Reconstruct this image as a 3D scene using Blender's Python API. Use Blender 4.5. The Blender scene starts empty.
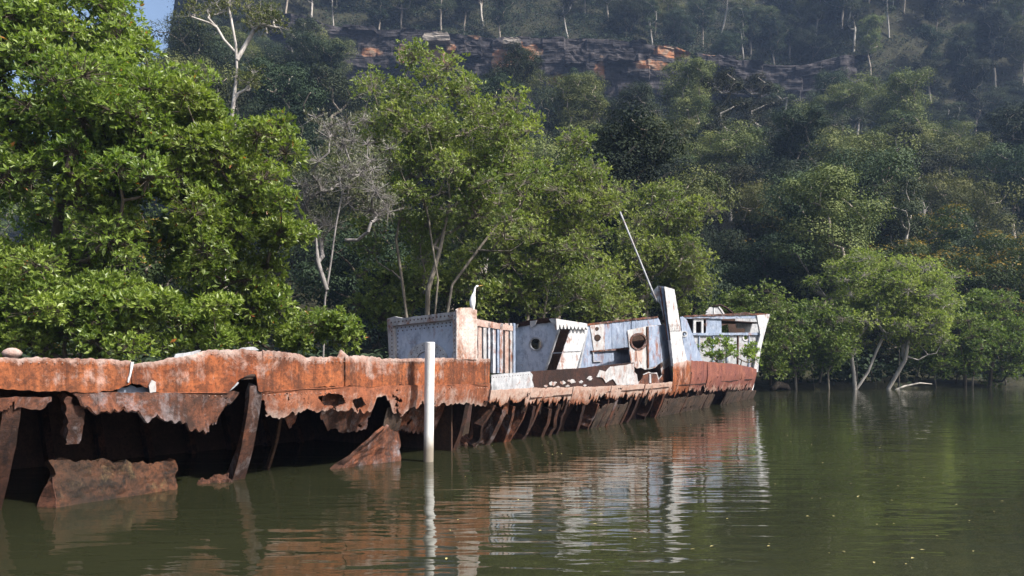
import bpy, bmesh, math, random
import numpy as np
from mathutils import Vector

# ------------------------------------------------------------------ camera, sky, sun, exposure
F, CAM_H, HOR = 800.0, 1.9, 360.0          # focal length in pixels, eye height, horizon row
sc = bpy.context.scene
cam_d = bpy.data.cameras.new('camera'); cam = bpy.data.objects.new('camera', cam_d)
sc.collection.objects.link(cam); sc.camera = cam
cam.location = (0, 0, CAM_H); cam.rotation_euler = (math.radians(90), 0, 0)
cam_d.sensor_width = 36.0; cam_d.lens = F / 1024 * 36.0
cam_d.shift_y = (HOR - 288) / 1024.0
cam_d.clip_end = 3000; cam_d.clip_start = 0.1
SUN_AZ, SUN_EL = math.radians(118), math.radians(48)      # azimuth clockwise from +Y
world = bpy.data.worlds.new('World'); sc.world = world; world.use_nodes = True
wn = world.node_tree.nodes; wl = world.node_tree.links
sky = wn.new('ShaderNodeTexSky'); sky.sky_type = 'NISHITA'; sky.sun_disc = False
sky.sun_elevation = SUN_EL; sky.sun_rotation = SUN_AZ
sky.air_density = 1.0; sky.dust_density = 4.0; sky.ozone_density = 1.0
wl.new(sky.outputs[0], wn['Background'].inputs[0]); wn['Background'].inputs[1].default_value = 0.115
sun_d = bpy.data.lights.new('sun', 'SUN'); sun = bpy.data.objects.new('sun', sun_d)
sc.collection.objects.link(sun)
sun_d.energy = 5.0; sun_d.angle = math.radians(1.5); sun_d.color = (1.0, 0.95, 0.88)
SUNV = Vector((math.sin(SUN_AZ) * math.cos(SUN_EL), math.cos(SUN_AZ) * math.cos(SUN_EL), math.sin(SUN_EL)))
sun.rotation_euler = SUNV.to_track_quat('Z', 'Y').to_euler(); sun.location = SUNV * 200
sc.view_settings.view_transform = 'Standard'; sc.view_settings.look = 'None'
sc.view_settings.exposure = 0.95; sc.view_settings.gamma = 1.0
sc.view_settings.use_curve_mapping = False
sc.render.engine = 'CYCLES'
cy = sc.cycles
cy.use_denoising = True
try: cy.denoiser = 'OPENIMAGEDENOISE'
except Exception: pass
cy.max_bounces = 7; cy.diffuse_bounces = 3; cy.glossy_bounces = 3; cy.transmission_bounces = 3
cy.volume_bounces = 0; cy.transparent_max_bounces = 4
cy.use_adaptive_sampling = True; cy.adaptive_threshold = 0.015
cy.sample_clamp_indirect = 4.0

# ------------------------------------------------------------------ helpers
COL = sc.collection
def setp(o, label=None, cat=None, group=None, kind=None):
    if label: o['label'] = label
    if cat: o['category'] = cat
    if group: o['group'] = group
    if kind: o['kind'] = kind
    return o

def mesh_np(name, V, faces, mat=None, smooth=False, attrs=None):
    V = np.asarray(V, dtype=np.float32); faces = np.asarray(faces, dtype=np.int32)
    k = faces.shape[1]; n = len(faces)
    me = bpy.data.meshes.new(name)
    me.vertices.add(len(V)); me.vertices.foreach_set('co', V.ravel())
    me.loops.add(n * k); me.loops.foreach_set('vertex_index', faces.ravel())
    me.polygons.add(n)
    me.polygons.foreach_set('loop_start', np.arange(0, n * k, k, dtype=np.int32))
    me.polygons.foreach_set('loop_total', np.full(n, k, dtype=np.int32))
    me.polygons.foreach_set('use_smooth', np.full(n, smooth, dtype=bool))
    if attrs:
        for an, (dom, arr) in attrs.items():
            a = me.attributes.new(an, 'FLOAT', dom); a.data.foreach_set('value', np.asarray(arr, dtype=np.float32))
    me.update(calc_edges=True)
    if mat: me.materials.append(mat)
    return me

def link(name, me, parent=None, loc=None):
    o = bpy.data.objects.new(name, me); COL.objects.link(o)
    if loc is not None: o.location = loc
    if parent: o.parent = parent
    return o

def part(name, me, root):
    """child of root whose mesh is written in world coordinates"""
    o = bpy.data.objects.new(name, me); COL.objects.link(o); o.parent = root
    o.location = -root.location if root.parent is None else (0, 0, 0)
    return o

def empty(name, loc):
    o = bpy.data.objects.new(name, None); COL.objects.link(o); o.location = loc; o.empty_display_size = 0.2
    return o

def _h(i, j, k, seed):
    i = i.astype(np.int64); j = j.astype(np.int64); k = k.astype(np.int64)
    n = (i * 374761393 + j * 668265263 + k * 2147483647 + seed * 974711) & 0x7fffffff
    n = ((n ^ (n >> 13)) * 1274126177) & 0x7fffffff
    return ((n ^ (n >> 16)) & 0xffff) / 65535.0
def vnoise(x, y, z=None, seed=0):
    x = np.asarray(x, float); y = np.asarray(y, float); z = np.zeros_like(x) if z is None else np.asarray(z, float)
    i, j, k = np.floor(x), np.floor(y), np.floor(z); u, v, w = x - i, y - j, z - k
    u, v, w = u*u*(3-2*u), v*v*(3-2*v), w*w*(3-2*w)
    r = 0
    for a in (0, 1):
        for b in (0, 1):
            for c in (0, 1):
                r = r + _h(i+a, j+b, k+c, seed) * (u if a else 1-u) * (v if b else 1-v) * (w if c else 1-w)
    return r * 2 - 1
def fbm(x, y, z=None, seed=0, oct=4):
    r, a, s = 0, 1.0, 1.0
    z = np.zeros_like(np.asarray(x, float)) if z is None else z
    for o in range(oct):
        r = r + a * vnoise(np.asarray(x)*s, np.asarray(y)*s, np.asarray(z)*s, seed + o); a *= .5; s *= 2.03
    return r
def unit(v): return v / (np.linalg.norm(v, axis=-1, keepdims=True) + 1e-9)

def at(px, py, Y):
    return np.array([(px - 512) / F * Y, Y, CAM_H + (HOR - py) / F * Y])

# ------------------------------------------------------------------ materials
def nt(mat):
    mat.use_nodes = True
    return mat.node_tree.nodes, mat.node_tree.links, mat.node_tree.nodes['Principled BSDF']
class NB:
    """small node builder"""
    def __init__(s, name):
        s.m = bpy.data.materials.new(name); s.n, s.l, s.b = nt(s.m)
        s.tc = s.n.new('ShaderNodeTexCoord')
    def mapping(s, sx, sy, sz, src='Object'):
        m = s.n.new('ShaderNodeMapping'); m.inputs['Scale'].default_value = (sx, sy, sz)
        s.l.new(s.tc.outputs[src], m.inputs[0]); return m.outputs[0]
    def noise(s, scale, detail=6, rough=.6, vec=None, dist=0.0):
        t = s.n.new('ShaderNodeTexNoise'); t.inputs['Scale'].default_value = scale
        t.inputs['Detail'].default_value = detail; t.inputs['Roughness'].default_value = rough
        t.inputs['Distortion'].default_value = dist
        s.l.new(vec if vec is not None else s.tc.outputs['Object'], t.inputs['Vector']); return t.outputs['Fac']
    def ramp(s, fac, stops):
        r = s.n.new('ShaderNodeValToRGB'); el = r.color_ramp.elements
        while len(el) < len(stops): el.new(0.5)
        for e, (p, c) in zip(el, stops):
            e.position = p; e.color = (c, c, c, 1) if isinstance(c, (int, float)) else (*c, 1)
        s.l.new(fac, r.inputs[0]); return r.outputs[0]
    def mix(s, fac, a, b, mode='MIX'):
        m = s.n.new('ShaderNodeMix'); m.data_type = 'RGBA'; m.blend_type = mode
        for sock, v in ((m.inputs[0], fac), (m.inputs[6], a), (m.inputs[7], b)):
            if hasattr(v, 'is_output'): s.l.new(v, sock)
            elif isinstance(v, (int, float)): sock.default_value = v if sock == m.inputs[0] else (v, v, v, 1)
            else: sock.default_value = (*v, 1)
        return m.outputs[2]
    def math(s, op, a, b=0.0, clamp=False):
        m = s.n.new('ShaderNodeMath'); m.operation = op; m.use_clamp = clamp
        for sock, v in ((m.inputs[0], a), (m.inputs[1], b)):
            if hasattr(v, 'is_output'): s.l.new(v, sock)
            else: sock.default_value = v
        return m.outputs[0]
    def attr(s, name):
        a = s.n.new('ShaderNodeAttribute'); a.attribute_name = name; return a.outputs['Fac']
    def bump(s, h, strength=.3, dist=.02):
        b = s.n.new('ShaderNodeBump'); b.inputs['Strength'].default_value = strength; b.inputs['Distance'].default_value = dist
        s.l.new(h, b.inputs['Height']); s.l.new(b.outputs[0], s.b.inputs['Normal'])
    def done(s, col, rough=.8, spec=.3):
        if hasattr(col, 'is_output'): s.l.new(col, s.b.inputs['Base Color'])
        else: s.b.inputs['Base Color'].default_value = (*col, 1)
        if hasattr(rough, 'is_output'): s.l.new(rough, s.b.inputs['Roughness'])
        else: s.b.inputs['Roughness'].default_value = rough
        s.b.inputs['Specular IOR Level'].default_value = spec
        return s.m

def rust_mat(name, dark, mid, bright, pale, pale_amt, streak=.5, edge_top=0.0, edge_bot=0.0, dark_amt=.45):
    """flaking rust: three rust tones, remnants of pale paint, run marks, grimy blotches"""
    dark, mid, bright, pale = [tuple(c * k for c in q) for q, k in ((dark, .8), (mid, .82), (bright, .85), (pale, .8))]
    n = NB(name)
    big = n.noise(1.1, 9, .68, dist=.4)
    med = n.noise(3.7, 10, .72, dist=.3)
    fine = n.noise(17, 10, .75)
    st = n.noise(1.0, 9, .7, n.mapping(5, 5, .5), .3)
    v = n.attr('v')
    col = n.mix(n.ramp(big, [(.38, 0), (.6, 1)]), mid, bright)
    col = n.mix(n.ramp(med, [(.46, 0), (.60, dark_amt)]), col, dark)
    col = n.mix(n.math('MULTIPLY', n.ramp(st, [(.45, 0), (.62, 1)]), streak), col, dark)
    col = n.mix(n.ramp(fine, [(.47, 0), (.60, .65)]), col, dark)
    pn = n.noise(1.5, 13, .76, n.mapping(1.1, 1.1, 1.0), .6)
    pv = n.math('ADD', n.math('MULTIPLY', pn, 1.0), n.math('MULTIPLY', n.noise(1.0, 8, .7, n.mapping(6, 6, .9)), .4))
    pv = n.math('ADD', pv, n.math('MULTIPLY', n.math('SUBTRACT', 1.0, n.math('MULTIPLY', v, 4.0), True), edge_top))
    pv = n.math('ADD', pv, n.math('MULTIPLY', n.math('SUBTRACT', n.math('MULTIPLY', v, 3.0), 2.0, True), edge_bot))
    thr = .97 - pale_amt
    palec = n.mix(n.ramp(fine, [(.35, 0), (.65, 1)]), pale, tuple(c * .6 for c in pale))
    palec = n.mix(n.ramp(med, [(.46, 0), (.58, .8)]), palec, tuple(.5 * c + .5 * d for c, d in zip(pale, mid)))
    mr = n.ramp(n.math('SUBTRACT', pv, thr - .5), [(.42, 0), (.60, .9)])
    col = n.mix(mr, col, palec)
    n.bump(n.math('ADD', n.math('MULTIPLY', med, .8), n.math('ADD', fine, n.math('MULTIPLY', mr, .25))), .8, .025)
    return n.done(col, .85, .2)

M = {}
M['rust_upper'] = rust_mat('rust_upper', (.06, .027, .018), (.27, .075, .028), (.40, .13, .05), (.60, .48, .43), .17, .75, .2, -.1, dark_amt=.6)
M['rust_mid'] = rust_mat('rust_mid', (.085, .035, .022), (.27, .085, .04), (.36, .13, .065), (.48, .38, .33), .18, .5, -.05, .12)
M['rust_lower'] = rust_mat('rust_lower', (.10, .042, .028), (.33, .115, .058), (.42, .18, .10), (.60, .46, .39), .36, .55, .10, -.18)
M['rust_torn'] = rust_mat('rust_torn', (.03, .019, .016), (.10, .05, .035), (.22, .075, .036), (.33, .31, .33), .18, .6, dark_amt=.8)
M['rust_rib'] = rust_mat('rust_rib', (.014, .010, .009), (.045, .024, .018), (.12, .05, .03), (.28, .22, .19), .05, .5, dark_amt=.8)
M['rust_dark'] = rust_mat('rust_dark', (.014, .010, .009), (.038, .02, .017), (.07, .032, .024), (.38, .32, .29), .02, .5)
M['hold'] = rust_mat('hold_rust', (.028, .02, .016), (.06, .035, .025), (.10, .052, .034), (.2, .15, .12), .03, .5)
M['slab'] = rust_mat('slab_rust', (.014, .012, .010), (.035, .024, .017), (.10, .042, .022), (.28, .20, .10), .12, .1, dark_amt=.95)
M['plate_pale'] = rust_mat('plate_pale', (.10, .045, .03), (.36, .15, .085), (.45, .24, .16), (.74, .68, .64), .32, .8)
M['bottom'] = rust_mat('bottom_rust', (.025, .02, .017), (.085, .062, .048), (.14, .085, .058), (.24, .21, .19), .10, .5, dark_amt=.8)
M['bow_rust'] = rust_mat('bow_rust', (.10, .04, .035), (.21, .075, .06), (.30, .11, .07), (.5, .34, .27), .06, .5, .02, .25)

def paint_mat(name, base, light, rustamt, pale=(.6, .62, .65)):
    base, light, pale = [tuple(c * .8 for c in q) for q in (base, light, pale)]
    n = NB(name)
    big = n.noise(1.6, 9, .68, dist=.4); med = n.noise(4.5, 10, .72, dist=.4); fine = n.noise(18, 9, .75)
    st = n.noise(1.0, 8, .68, n.mapping(2.2, 2.2, .8), .6)
    col = n.mix(n.ramp(big, [(.3, 0), (.68, 1)]), base, light)
    col = n.mix(n.ramp(med, [(.49, 0), (.62, .6)]), col, pale)
    col = n.mix(n.ramp(n.noise(6, 9, .7, n.mapping(1, 1, .6)), [(.49, 0), (.64, .6)]), col, tuple(c * .45 for c in base))
    r_ = n.math('ADD', n.math('MULTIPLY', st, .55), n.math('MULTIPLY', n.noise(2.6, 11, .74, dist=.5), .6))
    rm = n.ramp(n.math('ADD', r_, rustamt), [(.60, 0), (.70, .95)])
    rc = n.mix(n.ramp(fine, [(.35, 0), (.7, 1)]), (.27, .105, .055), (.09, .045, .032))
    col = n.mix(rm, col, rc)
    n.bump(n.math('ADD', n.math('MULTIPLY', big, 2.0), fine), .6, .02)
    return n.done(col, .75, .25)
M['blue'] = paint_mat('blue_grey_paint', (.20, .255, .36), (.30, .355, .46), -.015, (.42, .47, .56))
M['blue_shade_lift'] = paint_mat('blue_paint_shade_lift', (.42, .48, .60), (.54, .59, .68), -.03, (.62, .66, .72))  # blue paint lightened in colour to brighten the two bulkheads standing in shade
M['white'] = paint_mat('white_paint', (.46, .47, .49), (.60, .60, .60), .0)
M['grey'] = paint_mat('grey_paint', (.30, .31, .33), (.42, .43, .45), -.02)
M['stain'] = paint_mat('stained_paint', (.36, .36, .37), (.48, .46, .45), .02)
M['stiff'] = paint_mat('stiffener_paint', (.42, .44, .49), (.54, .55, .58), .05)
n = NB('post_paint'); f_ = n.noise(3, 8, .7, n.mapping(1, 1, .4)); f2 = n.noise(14, 8, .7)
zz = n.n.new('ShaderNodeSeparateXYZ'); n.l.new(n.tc.outputs['Object'], zz.inputs[0])
tide = n.math('SUBTRACT', n.math('ADD', .5, n.math('MULTIPLY', f_, .45)), n.math('MULTIPLY', zz.outputs[2], 1.1), True)
c = n.mix(n.ramp(f_, [(.45, 0), (.7, 1)]), (.62, .62, .60), (.42, .40, .38))
c = n.mix(n.ramp(f2, [(.62, 0), (.7, .6)]), c, (.3, .24, .2))
c = n.mix(n.ramp(tide, [(.1, 0), (.45, .85)]), c, (.16, .13, .09)); n.bump(f2, .4, .01)
M['post'] = n.done(c, .6)
M['rivet'] = rust_mat('rivet_rust', (.03, .015, .012), (.06, .028, .02), (.1, .04, .025), (.2, .15, .12), .0, .3)

def leaf_mat(name, c0, c1, tip=None, trans=.3, rough=.45, spec=.4, var=.25):
    n = NB(name); t = n.attr('tone')
    oi = n.n.new('ShaderNodeObjectInfo')
    col = n.mix(t, c0, c1)
    if tip: col = n.mix(n.ramp(n.attr('tip'), [(.5, 0), (.55, .85)]), col, tip)
    hs = n.n.new('ShaderNodeHueSaturation'); n.l.new(col, hs.inputs['Color'])
    n.l.new(n.math('ADD', .5 - var * .035, n.math('MULTIPLY', oi.outputs['Random'], var * .07)), hs.inputs['Hue'])
    n.l.new(n.math('ADD', 1 - var / 2, n.math('MULTIPLY', oi.outputs['Random'], var)), hs.inputs['Value'])
    col = hs.outputs[0]
    m = n.done(col, rough, spec)
    tr = n.n.new('ShaderNodeBsdfTranslucent')
    tcol = n.mix(1.0, col, (1.15, 1.25, .55), 'MULTIPLY'); n.l.new(tcol, tr.inputs[0])
    ms = n.n.new('ShaderNodeMixShader'); ms.inputs[0].default_value = trans
    out = n.n['Material Output']
    n.l.new(n.b.outputs[0], ms.inputs[1]); n.l.new(tr.outputs[0], ms.inputs[2]); n.l.new(ms.outputs[0], out.inputs[0])
    return m
M['leaf_mangrove'] = leaf_mat('leaf_mangrove', (.085, .14, .022), (.235, .30, .06), tip=(.42, .13, .035), trans=.42, rough=.4, spec=.45, var=.15)
M['leaf_mid'] = leaf_mat('leaf_mid', (.09, .135, .03), (.25, .285, .08), trans=.42, var=.1)
M['leaf_grey'] = leaf_mat('leaf_grey', (.10, .115, .07), (.17, .17, .125), trans=.2)
M['leaf_shore'] = leaf_mat('leaf_shore', (.06, .10, .022), (.17, .215, .05), trans=.3, spec=.25, var=.1)
M['leaf_shore_light'] = leaf_mat('leaf_shore_light', (.11, .155, .038), (.28, .32, .095), trans=.4, spec=.25, var=.1)
M['leaf_gum_light'] = leaf_mat('leaf_gum_light', (.04, .06, .02), (.155, .165, .055), trans=.15, rough=.7, spec=.15, var=.6)
M['leaf_gum'] = leaf_mat('leaf_gum', (.013, .024, .012), (.058, .072, .032), trans=.12, var=1.0, rough=.7, spec=.15)
M['leaf_gum_dark'] = leaf_mat('leaf_gum_dark', (.011, .021, .011), (.033, .048, .022), trans=.12, var=.7, rough=.7, spec=.15)
M['leaf_tip'] = leaf_mat('leaf_yellow_tip', (.024, .042, .012), (.055, .072, .02), tip=(.26, .17, .03), trans=.25, rough=.65, spec=.15)
def bark_mat(name, a, b, scale=3):
    n = NB(name); f = n.noise(scale, 8, .65, n.mapping(1.5, 1.5, .4)); g = n.noise(scale * 6, 6, .6)
    col = n.mix(n.ramp(f, [(.35, 0), (.65, 1)]), a, b)
    n.bump(g, .5, .03); return n.done(col, .85, .2)
M['bark_grey'] = bark_mat('bark_grey', (.10, .085, .065), (.26, .23, .19))
M['bark_pale'] = bark_mat('bark_pale', (.22, .2, .175), (.42, .39, .35))
M['bark_twig'] = bark_mat('bark_twig', (.14, .13, .125), (.28, .26, .25))
M['bark_white'] = bark_mat('bark_white', (.22, .2, .18), (.46, .43, .40), 1.5)
M['bark_dark'] = bark_mat('bark_dark', (.05, .04, .03), (.13, .105, .08))
M['bark_gum'] = bark_mat('bark_gum', (.16, .13, .10), (.42, .37, .31), .7)

n = NB('hill_soil'); f_ = n.noise(.35, 8, .65); f2 = n.noise(3, 8, .7)
c = n.mix(n.ramp(f_, [(.4, 0), (.6, 1)]), (.024, .024, .015), (.035, .036, .018)); c = n.mix(n.ramp(f2, [(.5, 0), (.7, .5)]), c, (.06, .05, .034))
n.bump(f2, 1, .2); M['soil'] = n.done(c, .95, .1)
def stone_mat(name, a, b, stain, amt, fresh=False):
    n = NB(name); bed = n.noise(1, 6, .6, n.mapping(.04, .04, .9)); f = n.noise(.5, 9, .7); run = n.noise(1, 8, .7, n.mapping(.55, .55, .07))
    c = n.mix(n.ramp(bed, [(.4, 0), (.6, 1)]), a, b)
    c = n.mix(n.ramp(f, [(.5, 0), (.7, .6)]), c, stain)
    c = n.mix(n.ramp(run, [(.5 - amt, 0), (.62 - amt, .85)]), c, stain)
    if fresh: c = n.mix(n.ramp(n.attr('fresh'), [(.3, 0), (.7, .95)]), c, n.mix(n.ramp(f, [(.42, 0), (.6, 1)]), (.26, .11, .05), (.20, .15, .11)))
    n.bump(n.math('ADD', n.math('MULTIPLY', bed, 2), f), 1, .5); return n.done(c, .9, .15)
M['stone'] = stone_mat('sandstone_grey', (.036, .033, .036), (.072, .062, .062), (.016, .015, .017), .08, True)
M['stone_orange'] = stone_mat('sandstone_orange', (.36, .15, .06), (.38, .23, .14), (.09, .05, .035), -.08)
M['stone_pale'] = stone_mat('sandstone_pale', (.2, .17, .145), (.28, .25, .22), (.06, .055, .055), -.05)

n = NB('river_water')
# short wind ripples, stretched along the shore, over longer lazy swells
w1 = n.noise(1.0, 2, .45, n.mapping(.9, 3.2, 1), .3); w2 = n.noise(1.0, 2, .5, n.mapping(.22, .8, 1), .4); w3 = n.noise(1.0, 2, .5, n.mapping(3.0, 9.0, 1))
md = n.ramp(n.noise(.16, 3, .55, n.mapping(.7, 1.2, 1)), [(.38, .35), (.62, 1.0)])
hgt = n.math('ADD', n.math('MULTIPLY', n.math('ADD', n.math('MULTIPLY', w1, .021), n.math('MULTIPLY', w3, .0028)), md), n.math('MULTIPLY', w2, .017))
n.bump(hgt, 1.0, 1.0)
bn = n.noise(.15, 3, .5)
c = n.mix(n.ramp(bn, [(.4, 0), (.6, 1)]), (.016, .018, .009), (.022, .024, .0115))
m = n.done(c, .015, .5); n.b.inputs['IOR'].default_value = 1.33; M['water'] = m

# ------------------------------------------------------------------ hull plan curve
_wl = [(0, 510), (237, 482), (345, 466), (459, 448), (512, 441), (629, 423), (692, 411), (739, 401), (757, 397.6)]
_P = np.array([at(px, py, CAM_H * F / (py - HOR))[:2] for px, py in _wl])
d0 = unit(_P[0] - _P[1]); _P = np.vstack([_P[0] + d0 * 4.5, _P])
_t = np.concatenate([[0], np.cumsum(np.linalg.norm(np.diff(_P, axis=0), axis=1))])
cx, cyy = np.polyfit(_t, _P[:, 0], 3), np.polyfit(_t, _P[:, 1], 3)
TS = np.linspace(0, _t[-1], 1200)
CUR = np.stack([np.polyval(cx, TS), np.polyval(cyy, TS)], 1)
TAN = unit(np.gradient(CUR, axis=0)); NOR = np.stack([TAN[:, 1], -TAN[:, 0]], 1)   # towards the river
CUR = CUR + NOR * .45
def lean(z):                                       # hull turns inwards below the ledge
    return .45 * (np.clip(1.3 - z, 0, 3) / 1.3) ** 1.5
def hull_s(px, off=0.0):
    Q = CUR - NOR * off
    p = 512 + F * Q[:, 0] / Q[:, 1]
    return np.interp(px, p, TS)
def hull_xy(s, off=0.0):
    off = np.asarray(off)
    X = np.interp(s, TS, CUR[:, 0]) - np.interp(s, TS, NOR[:, 0]) * off
    Y = np.interp(s, TS, CUR[:, 1]) - np.interp(s, TS, NOR[:, 1]) * off
    return X, Y
def hull_n(s): return np.array([np.interp(s, TS, NOR[:, 0]), np.interp(s, TS, NOR[:, 1]), 0])
def hull_t(s): return np.array([np.interp(s, TS, TAN[:, 0]), np.interp(s, TS, TAN[:, 1]), 0])
def hull_sz(px, py, off=0.0):
    """(s, z) on the hull skin seen at a photo position"""
    z = 1.3
    for _ in range(8):
        o = off + float(lean(np.array(z))); s = float(hull_s(px, o)); X, Y = hull_xy(s, o)
        z = CAM_H + (HOR - py) / F * float(Y)
    return s, z
def skin(s, z, off=0.0):
    X, Y = hull_xy(s, off + lean(np.asarray(z))); return np.stack([X, Y, np.broadcast_to(z, X.shape)], -1)

# ------------------------------------------------------------------ large structure: water, hillside, cliff
SH = np.array([(-160, -60), (-60, -8), (-22, 9.5), (-13.5, 16.5), (-8, 20.6), (-4.2, 24.2), (0, 30), (4.5, 38), (9, 45.5), (14, 50.5), (20, 51.6), (37, 58), (60, 66), (160, 95)])
def shore_y(X): return np.interp(X, SH[:, 0], SH[:, 1])
def hill_z(X, Y):
    g = Y - shore_y(X)
    bank = np.clip(g / 1.6, -1.2, .35) + np.clip(g - 1, 0, 12) * .06
    Y0 = np.maximum(shore_y(X) + 4, 54 + .04 * X - np.clip(-X - 15, 0, 60) * .25)
    d = np.clip(Y - Y0, 0, None)
    az = X / np.maximum(Y, 1)
    k = 1 - .62 * np.clip((-az - .40) / .035, 0, 1) ** 1.5
    z = .435 * np.clip(d, 0, 1e3) * (1 - np.exp(-d / 14)) 
    rim = 190 + 7 * vnoise(X / 30, X * 0 + 3.3)
    stp = np.clip((Y - rim) / 3.0, 0, 1)
    cm = np.clip((92 - X) / 16, 0, 1) * np.clip((X + 75) / 20, 0, 1)
    z = z + 15 * stp * cm + np.clip(Y - rim - 3, 0, 500) * .42 + np.clip(Y - rim + 22, 0, 42) * .8 * (1 - cm)
    z = z + fbm(X / 22, Y / 22, oct=3, seed=5) * np.clip(d / 25, 0, 1) * 3.0
    z = z * k; z = np.where(z > 125, 125 + 25 * (1 - np.exp(-(z - 125) / 25)), z)
    return np.where(g < 0, np.maximum(-1.2, g / 1.6), bank + z)
gx = np.linspace(-1, 1, 170); gx = np.sign(gx) * np.abs(gx) ** 1.5 * 325
gy = np.concatenate([np.linspace(4, 60, 70), np.linspace(61, 260, 130), np.linspace(265, 600, 30)])
GX, GY = np.meshgrid(gx, gy); GZ = hill_z(GX, GY)
idx = np.arange(GX.size).reshape(GX.shape)
fc = np.stack([idx[:-1, :-1], idx[:-1, 1:], idx[1:, 1:], idx[1:, :-1]], -1).reshape(-1, 4)
setp(link('hillside', mesh_np('hillside', np.stack([GX, GY, GZ], -1).reshape(-1, 3), fc, M['soil'], True)), kind='structure')
wv = [(-330, -50, 0), (330, -50, 0), (330, 600, 0), (-330, 600, 0)]
setp(link('river_water', mesh_np('river_water', wv, [(0, 1, 2, 3)], M['water'])), kind='structure')
bv = [(-330, -50, -1.4), (330, -50, -1.4), (330, 600, -1.4), (-330, 600, -1.4)]
setp(link('riverbed', mesh_np('riverbed', bv, [(0, 1, 2, 3)], M['soil'])), kind='structure')

# cliff: stepped sandstone beds broken by upright joints, a cave recess under the long overhang
def cliff():
    xs = np.linspace(-62, 88, 330); zs = np.linspace(-5, 21, 80)
    XX, ZZ = np.meshgrid(xs, zs)
    rim = 190 + 7 * vnoise(xs / 30, xs * 0 + 3.3)
    base = hill_z(xs, rim - 2.0); base = np.convolve(np.pad(base, 30, 'edge'), np.ones(61) / 61, 'valid')
    bed = np.floor((ZZ + vnoise(XX / 17, ZZ * 0, seed=2) * 1.4) / 3.1 + vnoise(XX / 40, ZZ * 0, seed=8) * .8)
    blk = np.floor(XX / 5.5 + bed * .37 + vnoise(XX / 9, bed, seed=4) * .9)
    off = (_h(bed, bed * 0, bed * 0, 3) - .5) * 3.2 + (_h(blk, bed, blk * 0, 9) - .5) * 2.2
    off += fbm(XX / 3, ZZ / 1.6, seed=12, oct=3) * .5
    Yw = rim[None, :] - 1.5 + off - (ZZ < 1) * (1 - ZZ) * .8
    pxx = 512 + F * XX / Yw
    cave = np.clip(1 - np.abs((pxx - 762) / 66) ** 4, 0, 1) * np.clip(1 - np.abs((ZZ - 7.5) / 3.4) ** 3, 0, 1)
    cave += .6 * np.clip(1 - np.abs((pxx - 560) / 30) ** 4, 0, 1) * np.clip(1 - np.abs((ZZ - 5) / 2.5) ** 3, 0, 1)
    Yw = Yw + 8 * cave
    V = np.stack([XX, Yw + np.clip(np.abs(xs - 13) - 66, 0, 20)[None] * .9, base[None, :] + ZZ - 2], -1)
    V[-1, :, 1] += 8
    ii = np.arange(XX.size).reshape(XX.shape)
    f = np.stack([ii[:-1, :-1], ii[:-1, 1:], ii[1:, 1:], ii[1:, :-1]], -1).reshape(-1, 4)
    fpx = 512 + F * V[..., 0] / V[..., 1]; fpy = HOR - F * (V[..., 2] - CAM_H) / V[..., 1]
    orange = np.zeros_like(fpx)                       # fresh breaks where blocks have fallen away
    for qx, qy, rx, ry in [(433, 44, 9, 14), (450, 50, 7, 9), (513, 52, 13, 16), (497, 58, 6, 12), (530, 46, 11, 6), (476, 27, 9, 4), (675, 44, 18, 7), (652, 58, 14, 4), (560, 74, 12, 5), (600, 62, 5, 10), (402, 45, 4, 8), (372, 46, 9, 4), (718, 50, 12, 3)]:
        dd = ((fpx - qx) / (rx * 1.15)) ** 2 + ((fpy - qy - 6) / (ry * 1.25)) ** 2
        orange = np.maximum(orange, np.clip(1.35 - dd + .7 * fbm(XX / 1.7, ZZ / 1.3, seed=41, oct=3), 0, 1))
    o = setp(link('cliff', mesh_np('cliff', V.reshape(-1, 3), f, M['stone'], False, {'fresh': ('POINT', orange.ravel())})), kind='structure')
    rng = np.random.default_rng(4)
    def block(px, py, w, h, mat, push=0.0):
        Yc = float(np.interp((px - 512) / F * 189, xs, rim)) - 2.6 - push
        c = at(px, py, Yc); sx, sz = w / F * Yc / 2, h / F * Yc / 2
        bm = bmesh.new(); bmesh.ops.create_cube(bm, size=2)
        bmesh.ops.subdivide_edges(bm, edges=bm.edges, cuts=5, use_grid_fill=True)
        for v in bm.verts:
            j = Vector(rng.uniform(-1, 1, 3)) * .16
            v.co = Vector((v.co.x * sx * (1 - .15 * max(v.co.z, 0)), v.co.y * 2.2, v.co.z * sz)) + j * min(sx, sz)
        me = bpy.data.meshes.new('rock'); bm.to_mesh(me); bm.free(); me.materials.append(mat)
        r = link('rock', me, o); r.location = c
    for a in [(437, 40, 26, 8, 'stone_pale', .3), (512, 44, 18, 6, 'stone_pale', .6), (575, 60, 22, 14, 'stone', .3), (620, 58, 26, 11, 'stone', .3), (470, 52, 24, 12, 'stone', .2), (720, 64, 30, 10, 'stone', .2)]:
        block(*a[:4], M[a[4]], a[5] if len(a) > 5 else .3)
cliff()

# ------------------------------------------------------------------ wreck builders
def jag(s, amp, seed, fine=1.0):
    return amp * (fbm(np.asarray(s) * 2.2 * fine, np.zeros_like(s) + seed * 3.7, seed=seed, oct=4))
def pip(px, py, poly):
    poly = np.asarray(poly, float); ins = np.zeros(px.shape, bool); j = len(poly) - 1
    for i in range(len(poly)):
        xi, yi = poly[i]; xj, yj = poly[j]
        cond = ((yi > py) != (yj > py)) & (px < (xj - xi) * (py - yi) / (yj - yi + 1e-9) + xi)
        ins ^= cond; j = i
    return ins

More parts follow.
